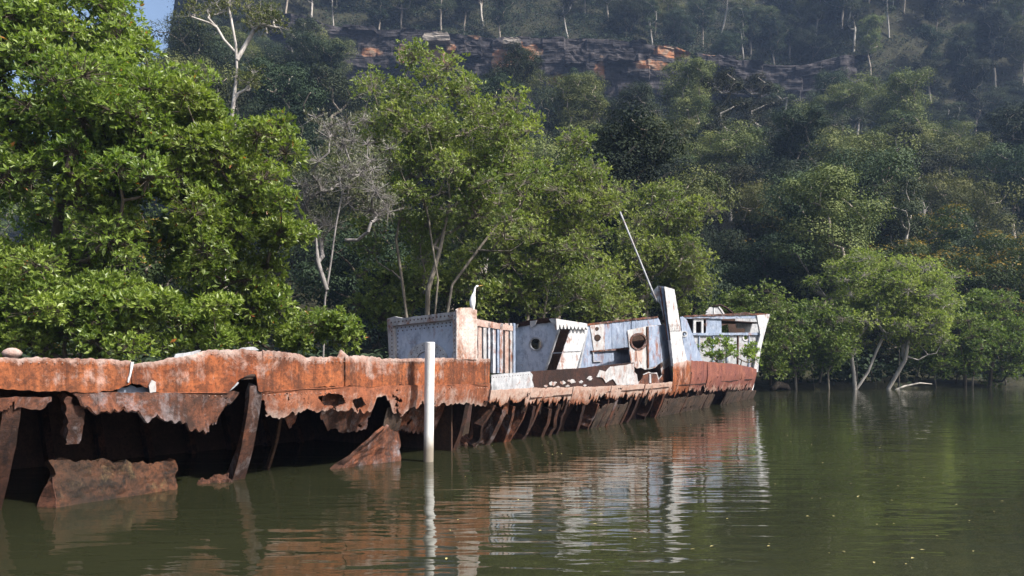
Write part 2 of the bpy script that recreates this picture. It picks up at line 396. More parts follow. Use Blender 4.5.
def strake(name, top, bot, mat, root, off=0.0, step=.024, rows=30, jt=.012, jb=.05, holes=(), seed=1, thick=.018, dent=.03, x0=None, x1=None, curl=0.0, lace=.55):
    """a steel plate on the hull skin between two torn edges given as photo outlines"""
    T = np.array([hull_sz(px, py, off) for px, py in top]); B = np.array([hull_sz(px, py, off) for px, py in bot])
    s0 = max(T[0, 0], B[0, 0]) if x0 is None else hull_sz(x0, 380, off)[0]
    s1 = min(T[-1, 0], B[-1, 0]) if x1 is None else hull_sz(x1, 380, off)[0]
    n = max(3, int((s1 - s0) / step)); S = np.linspace(s0, s1, n)
    zt = np.interp(S, T[:, 0], T[:, 1]) + jag(S, jt, seed)
    zb = np.interp(S, B[:, 0], B[:, 1]) + jag(S, jb, seed + 50, 2.2)
    rs = np.random.default_rng(seed + 500); sp_ = np.convolve(rs.uniform(-1, 1, n + 2), [.25, .5, .25], 'valid')
    zb = zb + jb * 1.1 * sp_ + jb * .8 * np.abs(vnoise(S * 9, S * 0 + seed)); zt = zt + jt * .8 * sp_[::-1]
    zb = np.minimum(zb, zt - .01)
    v = np.linspace(0, 1, rows)[:, None]
    Z = zt[None] * (1 - v) + zb[None] * v; SS = np.broadcast_to(S[None], Z.shape)
    dn = dent * (fbm(SS * .8, Z * .9, seed=seed + 9, oct=3)) + .006 * vnoise(SS * 6, Z * 6, seed=seed)
    dn = dn - curl * v ** 3
    P = skin(SS, Z, off); N = np.stack([np.interp(SS, TS, NOR[:, 0]), np.interp(SS, TS, NOR[:, 1]), SS * 0], -1)
    P = P + N * dn[..., None]
    ppx = 512 + F * P[..., 0] / P[..., 1]; ppy = HOR - F * (P[..., 2] - CAM_H) / P[..., 1]
    ii = np.arange(Z.size).reshape(Z.shape)
    f = np.stack([ii[:-1, :-1], ii[1:, :-1], ii[1:, 1:], ii[:-1, 1:]], -1)
    keep = np.ones(f.shape[:2], bool)
    cxp = (ppx[:-1, :-1] + ppx[1:, 1:]) / 2; cyp = (ppy[:-1, :-1] + ppy[1:, 1:]) / 2
    wob = 1.3 * fbm(SS[:-1, :-1] * 5, Z[:-1, :-1] * 5, seed=seed + 77, oct=3)
    if lace:
        vv = np.broadcast_to(v, Z.shape)[:-1, :-1]; nz = fbm(SS[:-1, :-1] * 4.5, Z[:-1, :-1] * 5.5, seed=seed + 31, oct=4)
        keep &= ~((nz > 1.05 - lace * vv ** 2.2))
    for h in holes: keep &= ~pip(cxp + wob, cyp + wob[::-1], h)
    f = f[keep].reshape(-1, 4)
    me = mesh_np(name, P.reshape(-1, 3), f, M[mat], False, {'v': ('POINT', np.broadcast_to(v, Z.shape).ravel())})
    o = part(name, me, root)
    sm = o.modifiers.new('thickness', 'SOLIDIFY'); sm.thickness = thick; sm.offset = -1
    return o

class Plane:
    """an upright steel sheet's plane through two ground points"""
    def __init__(s, a, b):
        s.a = np.array([a[0], a[1], 0.0]); d = np.array([b[0] - a[0], b[1] - a[1], 0.0]); s.d = d / np.linalg.norm(d)
        n_ = np.array([s.d[1], -s.d[0], 0.0]); s.n = n_ if np.dot(n_, -s.a) > 0 else -n_
    def pt(s, px, py, push=0.0):
        r = np.array([(px - 512) / F, 1.0, (HOR - py) / F]); o = np.array([0, 0, CAM_H])
        a = s.a + s.n * push
        t = np.dot(a - o, s.n) / np.dot(r, s.n); return o + r * t
def hull_plane(pxa, pxb, off):
    sa, sb = float(hull_s(pxa, off)), float(hull_s(pxb, off)); return Plane(hull_xy(sa, off), hull_xy(sb, off))
def cross_plane(px, off=0.0):
    s = float(hull_s(px, off)); a = np.array(hull_xy(s, off)); n_ = hull_n(s)[:2]; return Plane(a, a - n_)
def circ(px, py, r, k=18, ry=None): return [(px + r * math.cos(2*math.pi*i/k), py + (ry or r) * math.sin(2*math.pi*i/k)) for i in range(k)]
_rr = random.Random(11)
def ragged(poly, amp=.5, div=3.0):
    out = []
    for i in range(len(poly)):
        a, b = poly[i], poly[(i + 1) % len(poly)]; L = math.hypot(b[0]-a[0], b[1]-a[1]); k = max(1, int(L / div))
        for j in range(k):
            t = j / k; e = 0 if j == 0 else amp
            out.append((a[0] + (b[0]-a[0]) * t + _rr.uniform(-e, e), a[1] + (b[1]-a[1]) * t + _rr.uniform(-e, e)))
    return out
def panel(name, pl, outline, mat, root, holes=(), thick=.02, push=0.0, rag=.25):
    bm = bmesh.new(); edges = []
    for loop in [ragged(outline, rag) if rag else outline] + [list(h) for h in holes]:
        vs = [bm.verts.new(pl.pt(x, y, push)) for x, y in loop]
        for i in range(len(vs)): edges.append(bm.edges.new((vs[i], vs[(i + 1) % len(vs)])))
    bmesh.ops.triangle_fill(bm, use_beauty=True, use_dissolve=False, edges=edges)
    nn = Vector(pl.n)
    for fa in bm.faces:
        fa.normal_update()
        if fa.normal.dot(nn) < 0: fa.normal_flip()
    me = bpy.data.meshes.new(name); bm.to_mesh(me); bm.free(); me.materials.append(M[mat])
    o = part(name, me, root); sm = o.modifiers.new('thickness', 'SOLIDIFY'); sm.thickness = thick; sm.offset = -1
    return o
def bar(name, a, b, w, d, mat, root, up=None):
    """square steel bar from a to b"""
    a, b = Vector(a), Vector(b); t = (b - a).normalized(); u = Vector(up) if up is not None else Vector((0, 0, 1))
    if abs(t.dot(u)) > .95: u = Vector((0.8, -.55, 0))
    x = t.cross(u).normalized() * w / 2; y = t.cross(x).normalized() * d / 2
    V = [p + sx * x + sy * y for p in (a, b) for sx, sy in ((-1, -1), (1, -1), (1, 1), (-1, 1))]
    fcs = [(0, 1, 2, 3), (7, 6, 5, 4), (0, 4, 5, 1), (1, 5, 6, 2), (2, 6, 7, 3), (3, 7, 4, 0)]
    me = mesh_np(name, [tuple(p) for p in V], fcs, M[mat]); return part(name, me, root)
def tube_mesh(name, pts, rad, k, mat, cap=True, smooth=True):
    pts = np.asarray(pts, float); n = len(pts); rad = np.broadcast_to(rad, (n,))
    tg = unit(np.gradient(pts, axis=0)); ref = np.array([0.31, 0.2, .93]) if abs(tg[0][2]) < .8 else np.array([.9, .4, .1])
    A = unit(np.cross(tg, ref)); B = np.cross(tg, A); th = np.arange(k) * 2 * math.pi / k
    V = pts[:, None] + rad[:, None, None] * (np.cos(th)[None, :, None] * A[:, None] + np.sin(th)[None, :, None] * B[:, None])
    f = []
    for i in range(n - 1):
        for j in range(k): f.append((i*k + j, i*k + (j+1) % k, (i+1)*k + (j+1) % k, (i+1)*k + j))
    V = V.reshape(-1, 3)
    if cap:
        V = np.vstack([V, pts[0], pts[-1]]); c0, c1 = len(V) - 2, len(V) - 1
        for j in range(k): f += [(c0, (j+1) % k, j, c0), (c1, (n-1)*k + j, (n-1)*k + (j+1) % k, c1)]
        me = bpy.data.meshes.new(name); me.from_pydata(V.tolist(), [], [tuple(dict.fromkeys(q)) for q in f])
        for p in me.polygons: p.use_smooth = smooth
        me.materials.append(mat); return me
    return mesh_np(name, V, f, mat, smooth)
def rivets(pl, pts, root, r=.022, push=.012, mat='rivet', name='rivets'):
    V, fcs = [], []
    for (px, py) in pts:
        c = pl.pt(px, py, push); b = len(V)
        for q in range(6):
            a = q * math.pi / 3; V.append(c + pl.d * r * math.cos(a) + np.array([0, 0, r * math.sin(a)]) - pl.n * .014)
        V.append(c)
        for q in range(6): fcs.append((b + q, b + (q+1) % 6, b + 6))
    o = part(name, mesh_np(name, V, fcs, M[mat]), root); o['kind'] = 'stuff'; return o
def line(a, b, n_): return [(a[0] + (b[0]-a[0]) * i / (n_-1), a[1] + (b[1]-a[1]) * i / (n_-1)) for i in range(n_)]

# ------------------------------------------------------------------ the wreck
bx_, by_ = hull_xy(float(hull_s(300)), 2.0)
wreck = empty('shipwreck', (float(bx_), float(by_), 0))
setp(wreck, 'long rusting iron shipwreck with torn side plates lying along the mangrove bank', 'shipwreck')

TOP = [(-70, 359), (0, 358), (59, 359), (115, 360), (129, 361), (132, 362), (153, 361), (175, 357.5), (201, 353), (208, 349.5), (222, 350.5), (240, 350), (262, 351), (272, 350.5), (300, 354), (308, 357.5), (337, 357.5), (350, 357), (387, 358), (459, 358), (491, 359)]
SEAM = [(-70, 392), (0, 389), (9, 390), (31, 390.5), (47, 392), (62, 391), (75, 393), (100, 392), (118, 389), (124, 386), (131, 383), (140, 384), (146, 387), (153, 391), (160, 393), (200, 393), (228, 393), (232, 389), (236, 384), (241, 379), (250, 375), (256, 374), (258, 392), (262, 392), (300, 389), (335, 387), (440, 385), (491, 384)]
plates = [(-65, 60), (60, 131), (132.5, 262), (262, 345), (345, 430), (430, 491)]
for i, (a, b) in enumerate(plates):
    strake('hull_plate', TOP, SEAM, 'rust_upper', wreck, off=.012 * (i % 2), x0=a, x1=b, seed=10 + i, rows=30, jt=.022, jb=.012, dent=.035, lace=0)
# lower strake, torn away below
LOW_A = [(75, 393), (110, 392.6), (160, 393), (236, 392)]
strake('torn_hull_plate', LOW_A, [(75, 398), (82, 405), (90, 412), (103, 411), (115, 413), (121, 407), (133, 414), (144, 424), (148, 418), (153, 412), (162, 418), (174, 428), (184, 426), (196, 428), (207, 434.6), (211, 432), (215, 422.5), (222, 410), (230, 400), (236, 393)], 'rust_torn', wreck, off=-.02, seed=31, rows=34, jb=.05, dent=.07, curl=-.08, thick=.03)
strake('torn_hull_plate', [(-60, 399), (0, 398), (30, 397), (53, 397)], [(-60, 413), (0, 412), (18, 410), (30, 408), (46, 407), (53, 402)], 'rust_torn', wreck, off=-.05, seed=33, rows=10, jb=.03, dent=.05, thick=.035)
strake('torn_hull_plate', [(262, 391.5), (300, 389), (335, 387), (400, 385.8), (440, 385), (491, 384)],
       [(262, 402), (267, 415), (281, 419.5), (294, 414), (309, 410.6), (314, 414), (325, 412), (347, 409), (362, 414), (370, 413), (375, 399), (384, 395), (392, 414), (400, 417), (409, 407.5), (434, 406), (459, 404.5), (469, 405), (491, 406.5)],
       'rust_mid', wreck, off=.012, seed=35, rows=34, jb=.035, dent=.05, thick=.025,
       holes=[[(318, 398), (330, 394), (342, 395), (345, 402), (337, 408), (325, 406)], [(352, 402), (362, 397), (366, 405), (358, 412)]])
# hanging flaps behind the torn edge
strake('hanging_flap', [(318, 392), (345, 391), (372, 393)], [(318, 420), (326, 431), (345, 430), (362, 431), (372, 422)], 'rust_torn', wreck, off=.28, seed=37, rows=16, jb=.05, dent=.08)
strake('hanging_flap', [(392, 400), (420, 398), (452, 398)], [(392, 430), (410, 436), (430, 434), (452, 425)], 'rust_torn', wreck, off=.55, seed=38, rows=16, jb=.06, dent=.08)
strake('hanging_flap', [(286, 405), (300, 405)], [(286, 422), (293, 432), (300, 420)], 'rust_torn', wreck, off=.10, seed=39, rows=10, jb=.04, dent=.06)
# forward lower strake, pale with rust runs
LB = [(491, 406.5), (508, 404), (535, 402.5), (546, 405), (579, 402), (612.6, 401), (640, 397.5), (662, 395.5), (695, 392.5), (752, 388.5), (753, 388.5)]
LT = [(491, 390.5), (533, 388), (603, 386.2), (640, 384.5), (673, 382), (674, 379)]
for i, (a, b) in enumerate([(491, 531), (531, 574), (574, 612), (612, 646), (646, 674)]):
    strake('hull_plate', LT, LB, 'rust_lower', wreck, off=.012 * (i % 2), x0=a, x1=b, seed=50 + i, rows=16, jt=.012, jb=.10, dent=.02)
BT = [(672, 362), (674, 363), (688, 360.5), (710, 362), (735, 364), (752, 367.5), (756.5, 369)]
BB = [(672, 394), (695, 392), (720, 390.5), (740, 389.5), (754, 389), (758, 389)]
for i, (a, b) in enumerate([(673, 691), (691, 707), (707, 721), (721, 734), (734, 744), (744, 755.5)]):
    strake('hull_plate', BT, BB, 'bow_rust' if i else 'rust_upper', wreck, off=.02 * (i % 2), x0=a, x1=b, seed=60 + i, rows=16, jt=.012, jb=.09, dent=.02, step=.06)
# bottom plating still hanging on the frames near the water
for i, (tp, bt) in enumerate([([(592, 412), (600, 406), (612, 404), (626, 403), (629, 405)], [(588, 433), (600, 431), (615, 428), (629, 424)]),
                              ([(655, 402), (664, 400), (690, 396), (716, 394)], [(655, 421), (690, 414), (716, 408)]),
                              ([(719, 393), (735, 391.5), (757, 390)], [(719, 408), (735, 404.5), (757, 400)]),
                              ([(382, 404), (396, 412), (402, 418)], [(382, 430), (396, 432), (402, 428)])]):
    strake('bottom_plate', tp, bt, 'bottom', wreck, off=.03, seed=80 + i, rows=12, jb=.03, jt=.05, dent=.03, step=.05)

# frames (ribs): a web set square to the skin with a flange on its outer edge
def rib(px, ztop, zbot=-.35, depth=.3, mat='rust_rib', tilt=0.0, wf=.09, off0=.03, wob=.02, seed=0, tip=None):
    s0 = hull_sz(px, 400)[0]; rg = np.random.default_rng(1000 + seed)
    zs_ = np.linspace(ztop, zbot, 12); sv = s0 + tilt * (ztop - zs_) + np.cumsum(rg.normal(0, wob, 12)) * .35
    t = hull_t(s0); dep = depth * (1 + .25 * np.sin(np.linspace(0, 5, 12) + seed)); dep[0] *= .6
    if tip: dep[-3:] *= tip
    A = skin(sv, zs_, off0); nA = np.stack([np.interp(sv, TS, NOR[:, 0]), np.interp(sv, TS, NOR[:, 1]), sv * 0], -1)
    In = A - nA * dep[:, None] + np.array([0, 0, 1]) * (dep * .25)[:, None]
    w = .018; V, fcs = [], []
    for i in range(12):
        V += [A[i] - t * w, A[i] + t * w, In[i] + t * w, In[i] - t * w]
        V += [A[i] - t * wf / 2 + nA[i] * .012, A[i] + t * wf / 2 + nA[i] * .012, A[i] + t * wf / 2 - nA[i] * .014, A[i] - t * wf / 2 - nA[i] * .014]
    for i in range(11):
        for c0 in (0, 4):
            for j in range(4):
                fcs.append((i*8 + c0 + j, i*8 + c0 + (j+1) % 4, (i+1)*8 + c0 + (j+1) % 4, (i+1)*8 + c0 + j))
    for i in (0, 11):
        fcs += [(i*8, i*8+1, i*8+2, i*8+3), (i*8+4, i*8+5, i*8+6, i*8+7)]
    return part('rib', mesh_np('rib', V, fcs, M[mat]), wreck)
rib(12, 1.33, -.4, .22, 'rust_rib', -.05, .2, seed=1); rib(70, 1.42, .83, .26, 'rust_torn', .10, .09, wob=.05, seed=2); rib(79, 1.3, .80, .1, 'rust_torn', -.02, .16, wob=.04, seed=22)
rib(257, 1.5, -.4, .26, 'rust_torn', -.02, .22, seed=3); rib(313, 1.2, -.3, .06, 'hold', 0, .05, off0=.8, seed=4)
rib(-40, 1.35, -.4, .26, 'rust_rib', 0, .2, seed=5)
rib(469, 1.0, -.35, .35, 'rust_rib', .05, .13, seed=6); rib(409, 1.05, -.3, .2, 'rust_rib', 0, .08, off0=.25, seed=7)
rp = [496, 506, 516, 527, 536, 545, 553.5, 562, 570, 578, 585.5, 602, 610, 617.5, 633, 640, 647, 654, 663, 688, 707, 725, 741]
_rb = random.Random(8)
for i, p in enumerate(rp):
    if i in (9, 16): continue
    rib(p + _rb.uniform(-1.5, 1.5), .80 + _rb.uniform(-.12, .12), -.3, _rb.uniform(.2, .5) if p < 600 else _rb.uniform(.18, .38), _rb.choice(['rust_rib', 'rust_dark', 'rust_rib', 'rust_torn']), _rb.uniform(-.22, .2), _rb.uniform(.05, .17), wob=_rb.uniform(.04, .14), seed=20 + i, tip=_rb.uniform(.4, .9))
for i, (p, w_, h_) in enumerate([(508, 7, 15), (524, 9, 20), (541, 6, 13), (551, 8, 24), (566, 7, 17), (583, 9, 22), (607, 6, 10), (636, 8, 19), (648, 7, 14), (668, 8, 16), (700, 7, 9), (728, 8, 8)]):
    py_ = float(np.interp(p, [q[0] for q in LB], [q[1] for q in LB]))
    strake('hanging_flap', [(p - w_ / 2, py_ - 4), (p, py_ - 4), (p + w_ / 2, py_ - 4)], [(p - w_ / 2, py_ + h_ * .35), (p - w_ * .1, py_ + h_), (p + w_ / 2, py_ + h_ * .55)], ['rust_torn', 'rust_rib', 'bottom'][i % 3], wreck, off=.05 + .05 * (i % 4), seed=120 + i, rows=10, jb=.07, dent=.08, step=.04)
# inside: deck, inner side, far side and bulkheads keep the hold dark
def sheet(name, s0, s1, off0, off1, z0, z1, mat, n_=40, rows=8, wav=.02, seed=0):
    S = np.linspace(s0, s1, n_); v = np.linspace(0, 1, rows)[:, None]
    OFF = off0 + (off1 - off0) * v + S[None] * 0; Z = z0 + (z1 - z0) * v + S[None] * 0 + wav * fbm(S[None] * .7 + v * 0, OFF * .7, seed=seed, oct=3)
    X, Y = hull_xy(np.broadcast_to(S[None], Z.shape), OFF); V = np.stack([X, Y, Z], -1)
    ii = np.arange(Z.size).reshape(Z.shape); f = np.stack([ii[:-1, :-1], ii[1:, :-1], ii[1:, 1:], ii[:-1, 1:]], -1).reshape(-1, 4)
    o = part(name, mesh_np(name, V.reshape(-1, 3), f, M[mat], False), wreck)
    sm = o.modifiers.new('thickness', 'SOLIDIFY'); sm.thickness = .03; sm.offset = 0; return o
sA, sB, sE = 0.0, float(hull_s(470)), float(TS[-1])
BEAM = 5.0
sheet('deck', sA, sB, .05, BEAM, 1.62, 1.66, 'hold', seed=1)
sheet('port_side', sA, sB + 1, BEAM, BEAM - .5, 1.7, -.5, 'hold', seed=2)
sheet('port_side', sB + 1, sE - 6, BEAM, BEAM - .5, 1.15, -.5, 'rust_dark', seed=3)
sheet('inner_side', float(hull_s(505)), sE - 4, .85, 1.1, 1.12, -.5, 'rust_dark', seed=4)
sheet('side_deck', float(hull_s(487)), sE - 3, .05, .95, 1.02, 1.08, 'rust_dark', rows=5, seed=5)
for sx in (0.02, sB - .1):
    t = hull_t(sx); a = np.array([*map(float, hull_xy(sx, .4)), 0]); b = np.array([*map(float, hull_xy(sx, BEAM - .2)), 0])
    bar('bulkhead', (a + b) / 2 + [0, 0, -.5], (a + b) / 2 + [0, 0, 1.58], np.linalg.norm(b - a), .04, 'hold', wreck, up=t)
for i_, sx in enumerate(np.arange(.8, sB - .3, .95)):          # frames on the far side of the hold
    a_ = np.array([*map(float, hull_xy(sx, BEAM - .15)), 1.6]); b_ = np.array([*map(float, hull_xy(sx + .05, BEAM - .75)), -.4])
    bar('rib', a_, b_, .12, .16, 'rust_rib', wreck)
# torn scraps standing on the deck edge
pl0 = hull_plane(160, 300, .12)
panel('torn_scrap', pl0, [(174, 358), (176, 354), (190, 352), (201, 350), (199, 354), (188, 356)], 'grey', wreck, rag=.4)
panel('torn_scrap', pl0, [(236, 351), (243, 347.5), (255, 347), (259, 350)], 'grey', wreck, rag=.4)
panel('torn_scrap', hull_plane(300, 400, .1), [(337, 358), (341, 349.5), (344, 352), (350, 357.5)], 'rust_upper', wreck, rag=.2)
panel('torn_scrap', hull_plane(60, 200, .14), [(118, 395), (118, 386), (126, 388), (131, 385), (137, 388), (147, 386), (149, 394)], 'blue', wreck, rag=.5)
panel('torn_scrap', hull_plane(60, 200, -.04), [(149, 386), (152, 380), (156, 382), (156, 392), (150, 393)], 'stain', wreck, rag=.3)
panel('torn_scrap', hull_plane(60, 200, -.03), [(131, 362), (134, 362), (133, 368), (131, 376), (129, 383), (127.5, 382), (130, 372)], 'white', wreck, rag=.2)
panel('torn_scrap', hull_plane(200, 300, .03), [(222, 391), (227, 385), (236, 380), (239, 383), (234, 388), (228, 392)], 'grey', wreck, rag=.4)
# ledge along the seam
def ledge(a, b, pya, pyb):
    A, B = hull_sz(a, pya), hull_sz(b, pyb)
    pts = [skin(np.array(A[0] + (B[0]-A[0]) * t), A[1] + (B[1]-A[1]) * t, -.012) for t in np.linspace(0, 1, 9)]
    part('seam_strip', tube_mesh('seam_strip', pts, .008, 4, M['rust_mid']), wreck)
ledge(160, 228, 393, 392.6); ledge(264, 345, 391, 387); ledge(346, 429, 387, 385.2); ledge(431, 490, 385, 384)

def hull_rivets(a, b, pya, pyb, step, r_=.012, off=-.022):
    A, B = hull_sz(a, pya), hull_sz(b, pyb); n_ = int((B[0] - A[0]) / step); V, fcs = [], []
    for i in range(n_):
        t_ = i / n_; s_ = A[0] + (B[0] - A[0]) * t_; z_ = A[1] + (B[1] - A[1]) * t_; c_ = skin(np.array(s_), z_, off); tt, nn = hull_t(s_), hull_n(s_); k0 = len(V)
        for q in range(6): V.append(c_ + tt * r_ * math.cos(q * 1.047) + np.array([0, 0, r_ * math.sin(q * 1.047)]) - nn * .035)
        V.append(c_); fcs += [(k0 + q, k0 + (q + 1) % 6, k0 + 6) for q in range(6)]
    o_ = part('rivets', mesh_np('rivets', V, fcs, M['rust_lower']), wreck); o_['kind'] = 'stuff'
hull_rivets(-20, 128, 362.5, 364, .09); hull_rivets(212, 300, 354, 358, .09); hull_rivets(310, 455, 361.5, 361.5, .08); hull_rivets(264, 490, 395, 387.5, .1); hull_rivets(80, 228, 396.5, 396, .1)
# mushroom bollard on the deck edge
def lathe(name, prof, mat, k=14):
    V, fcs = [], []
    for r, z in prof:
        for j in range(k): V.append((r * math.cos(2*math.pi*j/k), r * math.sin(2*math.pi*j/k), z))
    for i in range(len(prof) - 1):
        for j in range(k): fcs.append((i*k + j, i*k + (j+1) % k, (i+1)*k + (j+1) % k, (i+1)*k + j))
    me = bpy.data.meshes.new(name); me.from_pydata(V, [], fcs); me.materials.append(mat)
    for p in me.polygons: p.use_smooth = True
    return me
bo = link('bollard', lathe('bollard', [(.07, -.35), (.07, -.02), (.1, 0), (.11, .02), (.115, .045), (.09, .075), (.045, .1), (.001, .105)], M['rust_upper']), wreck)
pb = hull_plane(-40, 60, .35).pt(12, 356); bo.location = Vector(pb) - wreck.location

# --- after bulkhead with the perforated flange
cp = cross_plane(457, .05)
fr = panel('bulkhead_plate', cp, [(391, 321), (457, 313), (457, 361), (391, 361)], 'blue_shade_lift', wreck, push=0, rag=.2)
fb = panel('frame_beam', cp, [(387, 318.5), (394, 316.5), (402, 318), (456, 311.5), (456, 319), (390, 326)], 'stain', wreck, push=.10, thick=.1)
fpst = panel('frame_post', cp, [(387, 319), (393, 318), (394.5, 361), (389, 361)], 'stain', wreck, push=.09, thick=.09)
fl = panel('flange', cp, [(400 + 5, 361)] + [(427 + 20 * math.cos(math.pi - math.pi * i / 16), 361 - 19 * math.sin(math.pi * i / 16)) for i in range(17)] + [(427 + 11 * math.cos(math.pi * i / 12), 361 - 10 * math.sin(math.pi * i / 12)) for i in range(13)], 'white', wreck, push=.04, thick=.035, rag=0)
rivets(cp, line((391, 322.5), (452, 315.3), 17), fb, .034, .108)
rivets(cp, line((391.5, 328), (391.8, 358), 9), fpst, .03, .098)
rivets(cp, line((397, 328), (450, 322.5), 14) + line((398, 331), (450, 325.5), 13) + line((397.5, 334), (397.5, 358), 7), fr, .024, .01)
rivets(cp, [(427 + 17.3 * math.cos(a), 361 - 16.4 * math.sin(a)) for a in np.linspace(.12, 3.02, 11)] + [(427 + 13 * math.cos(a), 361 - 12.2 * math.sin(a)) for a in np.linspace(.34, 2.8, 8)], fl, .03, .046)
# --- standing riveted plate with the bird on it
hp = hull_plane(452, 480, 0.0)
stp = panel('standing_plate', hp, [(456, 309.5), (459, 308), (470, 307.5), (474, 309), (477, 310), (477.5, 359.5), (456, 359.5)], 'plate_pale', wreck, push=.01, rag=.3)
ea = panel('edge_angle', cp, [(452.5, 313), (456.5, 310), (456.5, 359), (451.5, 358), (453, 352)], 'stain', wreck, push=.15, rag=.2)
rivets(hp, line((462, 312), (462, 357), 14) + line((465.5, 312), (465.5, 357), 14) + line((458, 312), (458, 357), 12) + line((475, 313), (475, 357), 11), stp, .016, .02, 'rust_lower')
rivets(cp, line((454.5, 316), (454.3, 352), 10), ea, .032, .156)
rivets(hull_plane(350, 490, 0), line((380, 361.5), (455, 361), 26) + line((479, 361.5), (490, 361.5), 5), wreck, .013, .03, 'rust_lower')
# --- far side stiffeners
fp = hull_plane(478, 516, 2.2)
panel('rusty_strake', fp, [(477, 319), (490, 321.5), (508, 325), (513, 326), (513, 331), (477, 326)], 'rust_upper', wreck, push=.05)
for i, (x, w, m_, yb) in enumerate([(480, 3.4, 'rust_upper', 361), (485, 3, 'stain', 361), (489.3, 1.8, 'stiff', 361), (494.3, 2.6, 'stiff', 373), (498.3, 2.0, 'blue', 373), (501.5, 3.0, 'stiff', 373), (506.8, 3.4, 'rust_upper', 373), (511.2, 2.2, 'stain', 373), (514.5, 2, 'blue', 373)]):
    panel('stiffener', fp, [(x - w/2, 323), (x + w/2, 323.5), (x + w/2, yb), (x - w/2, yb)], m_, wreck, push=.02 + .015 * (i % 3), thick=.08, rag=.15)
panel('rusty_strake', hull_plane(478, 516, 2.5), [(492, 330), (514, 333), (514, 373), (492, 373)], 'blue', wreck, rag=.2)
# --- coaming with flaked paint
kp = hull_plane(490, 540, .10)
ppl = panel('patch_plate', kp, [(491.5, 375), (497, 374.3), (512, 373), (530, 371.5), (533, 375), (532, 380), (534, 387), (530, 389.5), (491.5, 391)], 'grey', wreck, rag=.3)
rivets(kp, line((494, 377.5), (529, 374.5), 14), ppl, .014, .012)
kp2 = hull_plane(528, 640, .22)
cmg = panel('coaming', kp2, [(528, 372), (545, 370.5), (580, 368), (612, 364.5), (634, 362.5), (634, 386.5), (603, 388), (528, 391)], 'rust_dark', wreck, rag=.4)
panel('patch_plate', kp2, [(597, 377), (600, 370), (606, 372), (611, 366.5), (634, 363.5), (634, 384.5), (617, 385), (613, 379), (606, 383), (603, 378)], 'stain', wreck, push=.03, rag=.5)
_fr = random.Random(3)
for q in [(553, 383.5, 4, 2.6), (563, 383, 3, 2), (572, 381, 4, 2.5), (590, 378, 2.6, 2.6), (546, 386, 2, 1.6), (581, 382, 2, 1.5), (568, 386, 2, 1.2), (558, 387, 2.4, 1.2), (585, 385.5, 1.6, 1.2)]:
    panel('paint_flake', kp2, [(q[0] + q[2] * _fr.uniform(.45, 1.25) * math.cos(a_), q[1] + q[3] * _fr.uniform(.45, 1.25) * math.sin(a_)) for a_ in np.arange(0, 6.28, .4)], 'stain', cmg, push=.012, thick=.01, rag=0)
# --- porthole bulkhead
qp = cross_plane(560, .9)
pbh = panel('porthole_bulkhead', qp, [(513, 326.5), (522, 323.5), (532, 321.5), (546, 319.5), (556, 319), (559, 330), (545, 372), (514, 374)], 'blue_shade_lift', wreck, holes=[circ(535.6, 344, 5.6)], rag=.25)
panel('porthole_rim', qp, circ(535.6, 344, 6.9, 22), 'grey', pbh, holes=[circ(535.6, 344, 5.5, 20)], push=.025, thick=.05, rag=0)
panel('roof_edge', qp, [(508, 326), (516, 323.5), (532, 319.5), (548, 317.5), (556, 317.5), (556, 322), (548, 322.5), (534, 324), (522, 326), (511, 329)], 'rust_dark', wreck, push=.05, thick=.08, rag=.4)
for q in [[(530, 321), (537, 320), (535, 325), (531, 328), (530, 325)], [(514, 325), (518, 324), (517, 328), (514, 329)], [(549, 319), (555, 318.5), (556, 324), (552, 324)]]:
    panel('paint_flake', qp, q, 'stain', wreck, push=.075, thick=.02, rag=.4)
panel('door_post', qp, [(557.5, 330), (559.3, 330), (545.8, 371), (543.7, 371)], 'white', wreck, push=.06, thick=.06, rag=0)
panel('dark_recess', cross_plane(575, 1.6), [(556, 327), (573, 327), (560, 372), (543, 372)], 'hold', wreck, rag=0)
panel('door_bar', qp, [(552, 352.5), (563.5, 352), (563.3, 353.2), (551.5, 353.7)], 'grey', wreck, push=.03, rag=0)
sp = hull_plane(555, 590, .75)
slp = panel('slanted_plate', sp, [(571, 328), (588, 328), (576.5, 369), (557, 370)], 'white', wreck, rag=.2)
panel('slanted_plate_seam', sp, [(564, 351), (581.5, 350.5), (581.3, 351.3), (563.8, 351.8)], 'grey', slp, push=.02, thick=.02, rag=0)
sc_pts = [(556, 318.5), (560, 319.3), (587, 323.5), (588, 330)]
for i in range(8): sc_pts += [(587 - i * 3.7, 329.6 - i * .1), (585.6 - i * 3.7, 327 - i * .45), (584.6 - i * 3.7, 329.4 - i * .1)]
sc_pts.append((557, 330))
panel('scalloped_beam', sp, sc_pts, 'white', wreck, push=.10, thick=.06, rag=0)
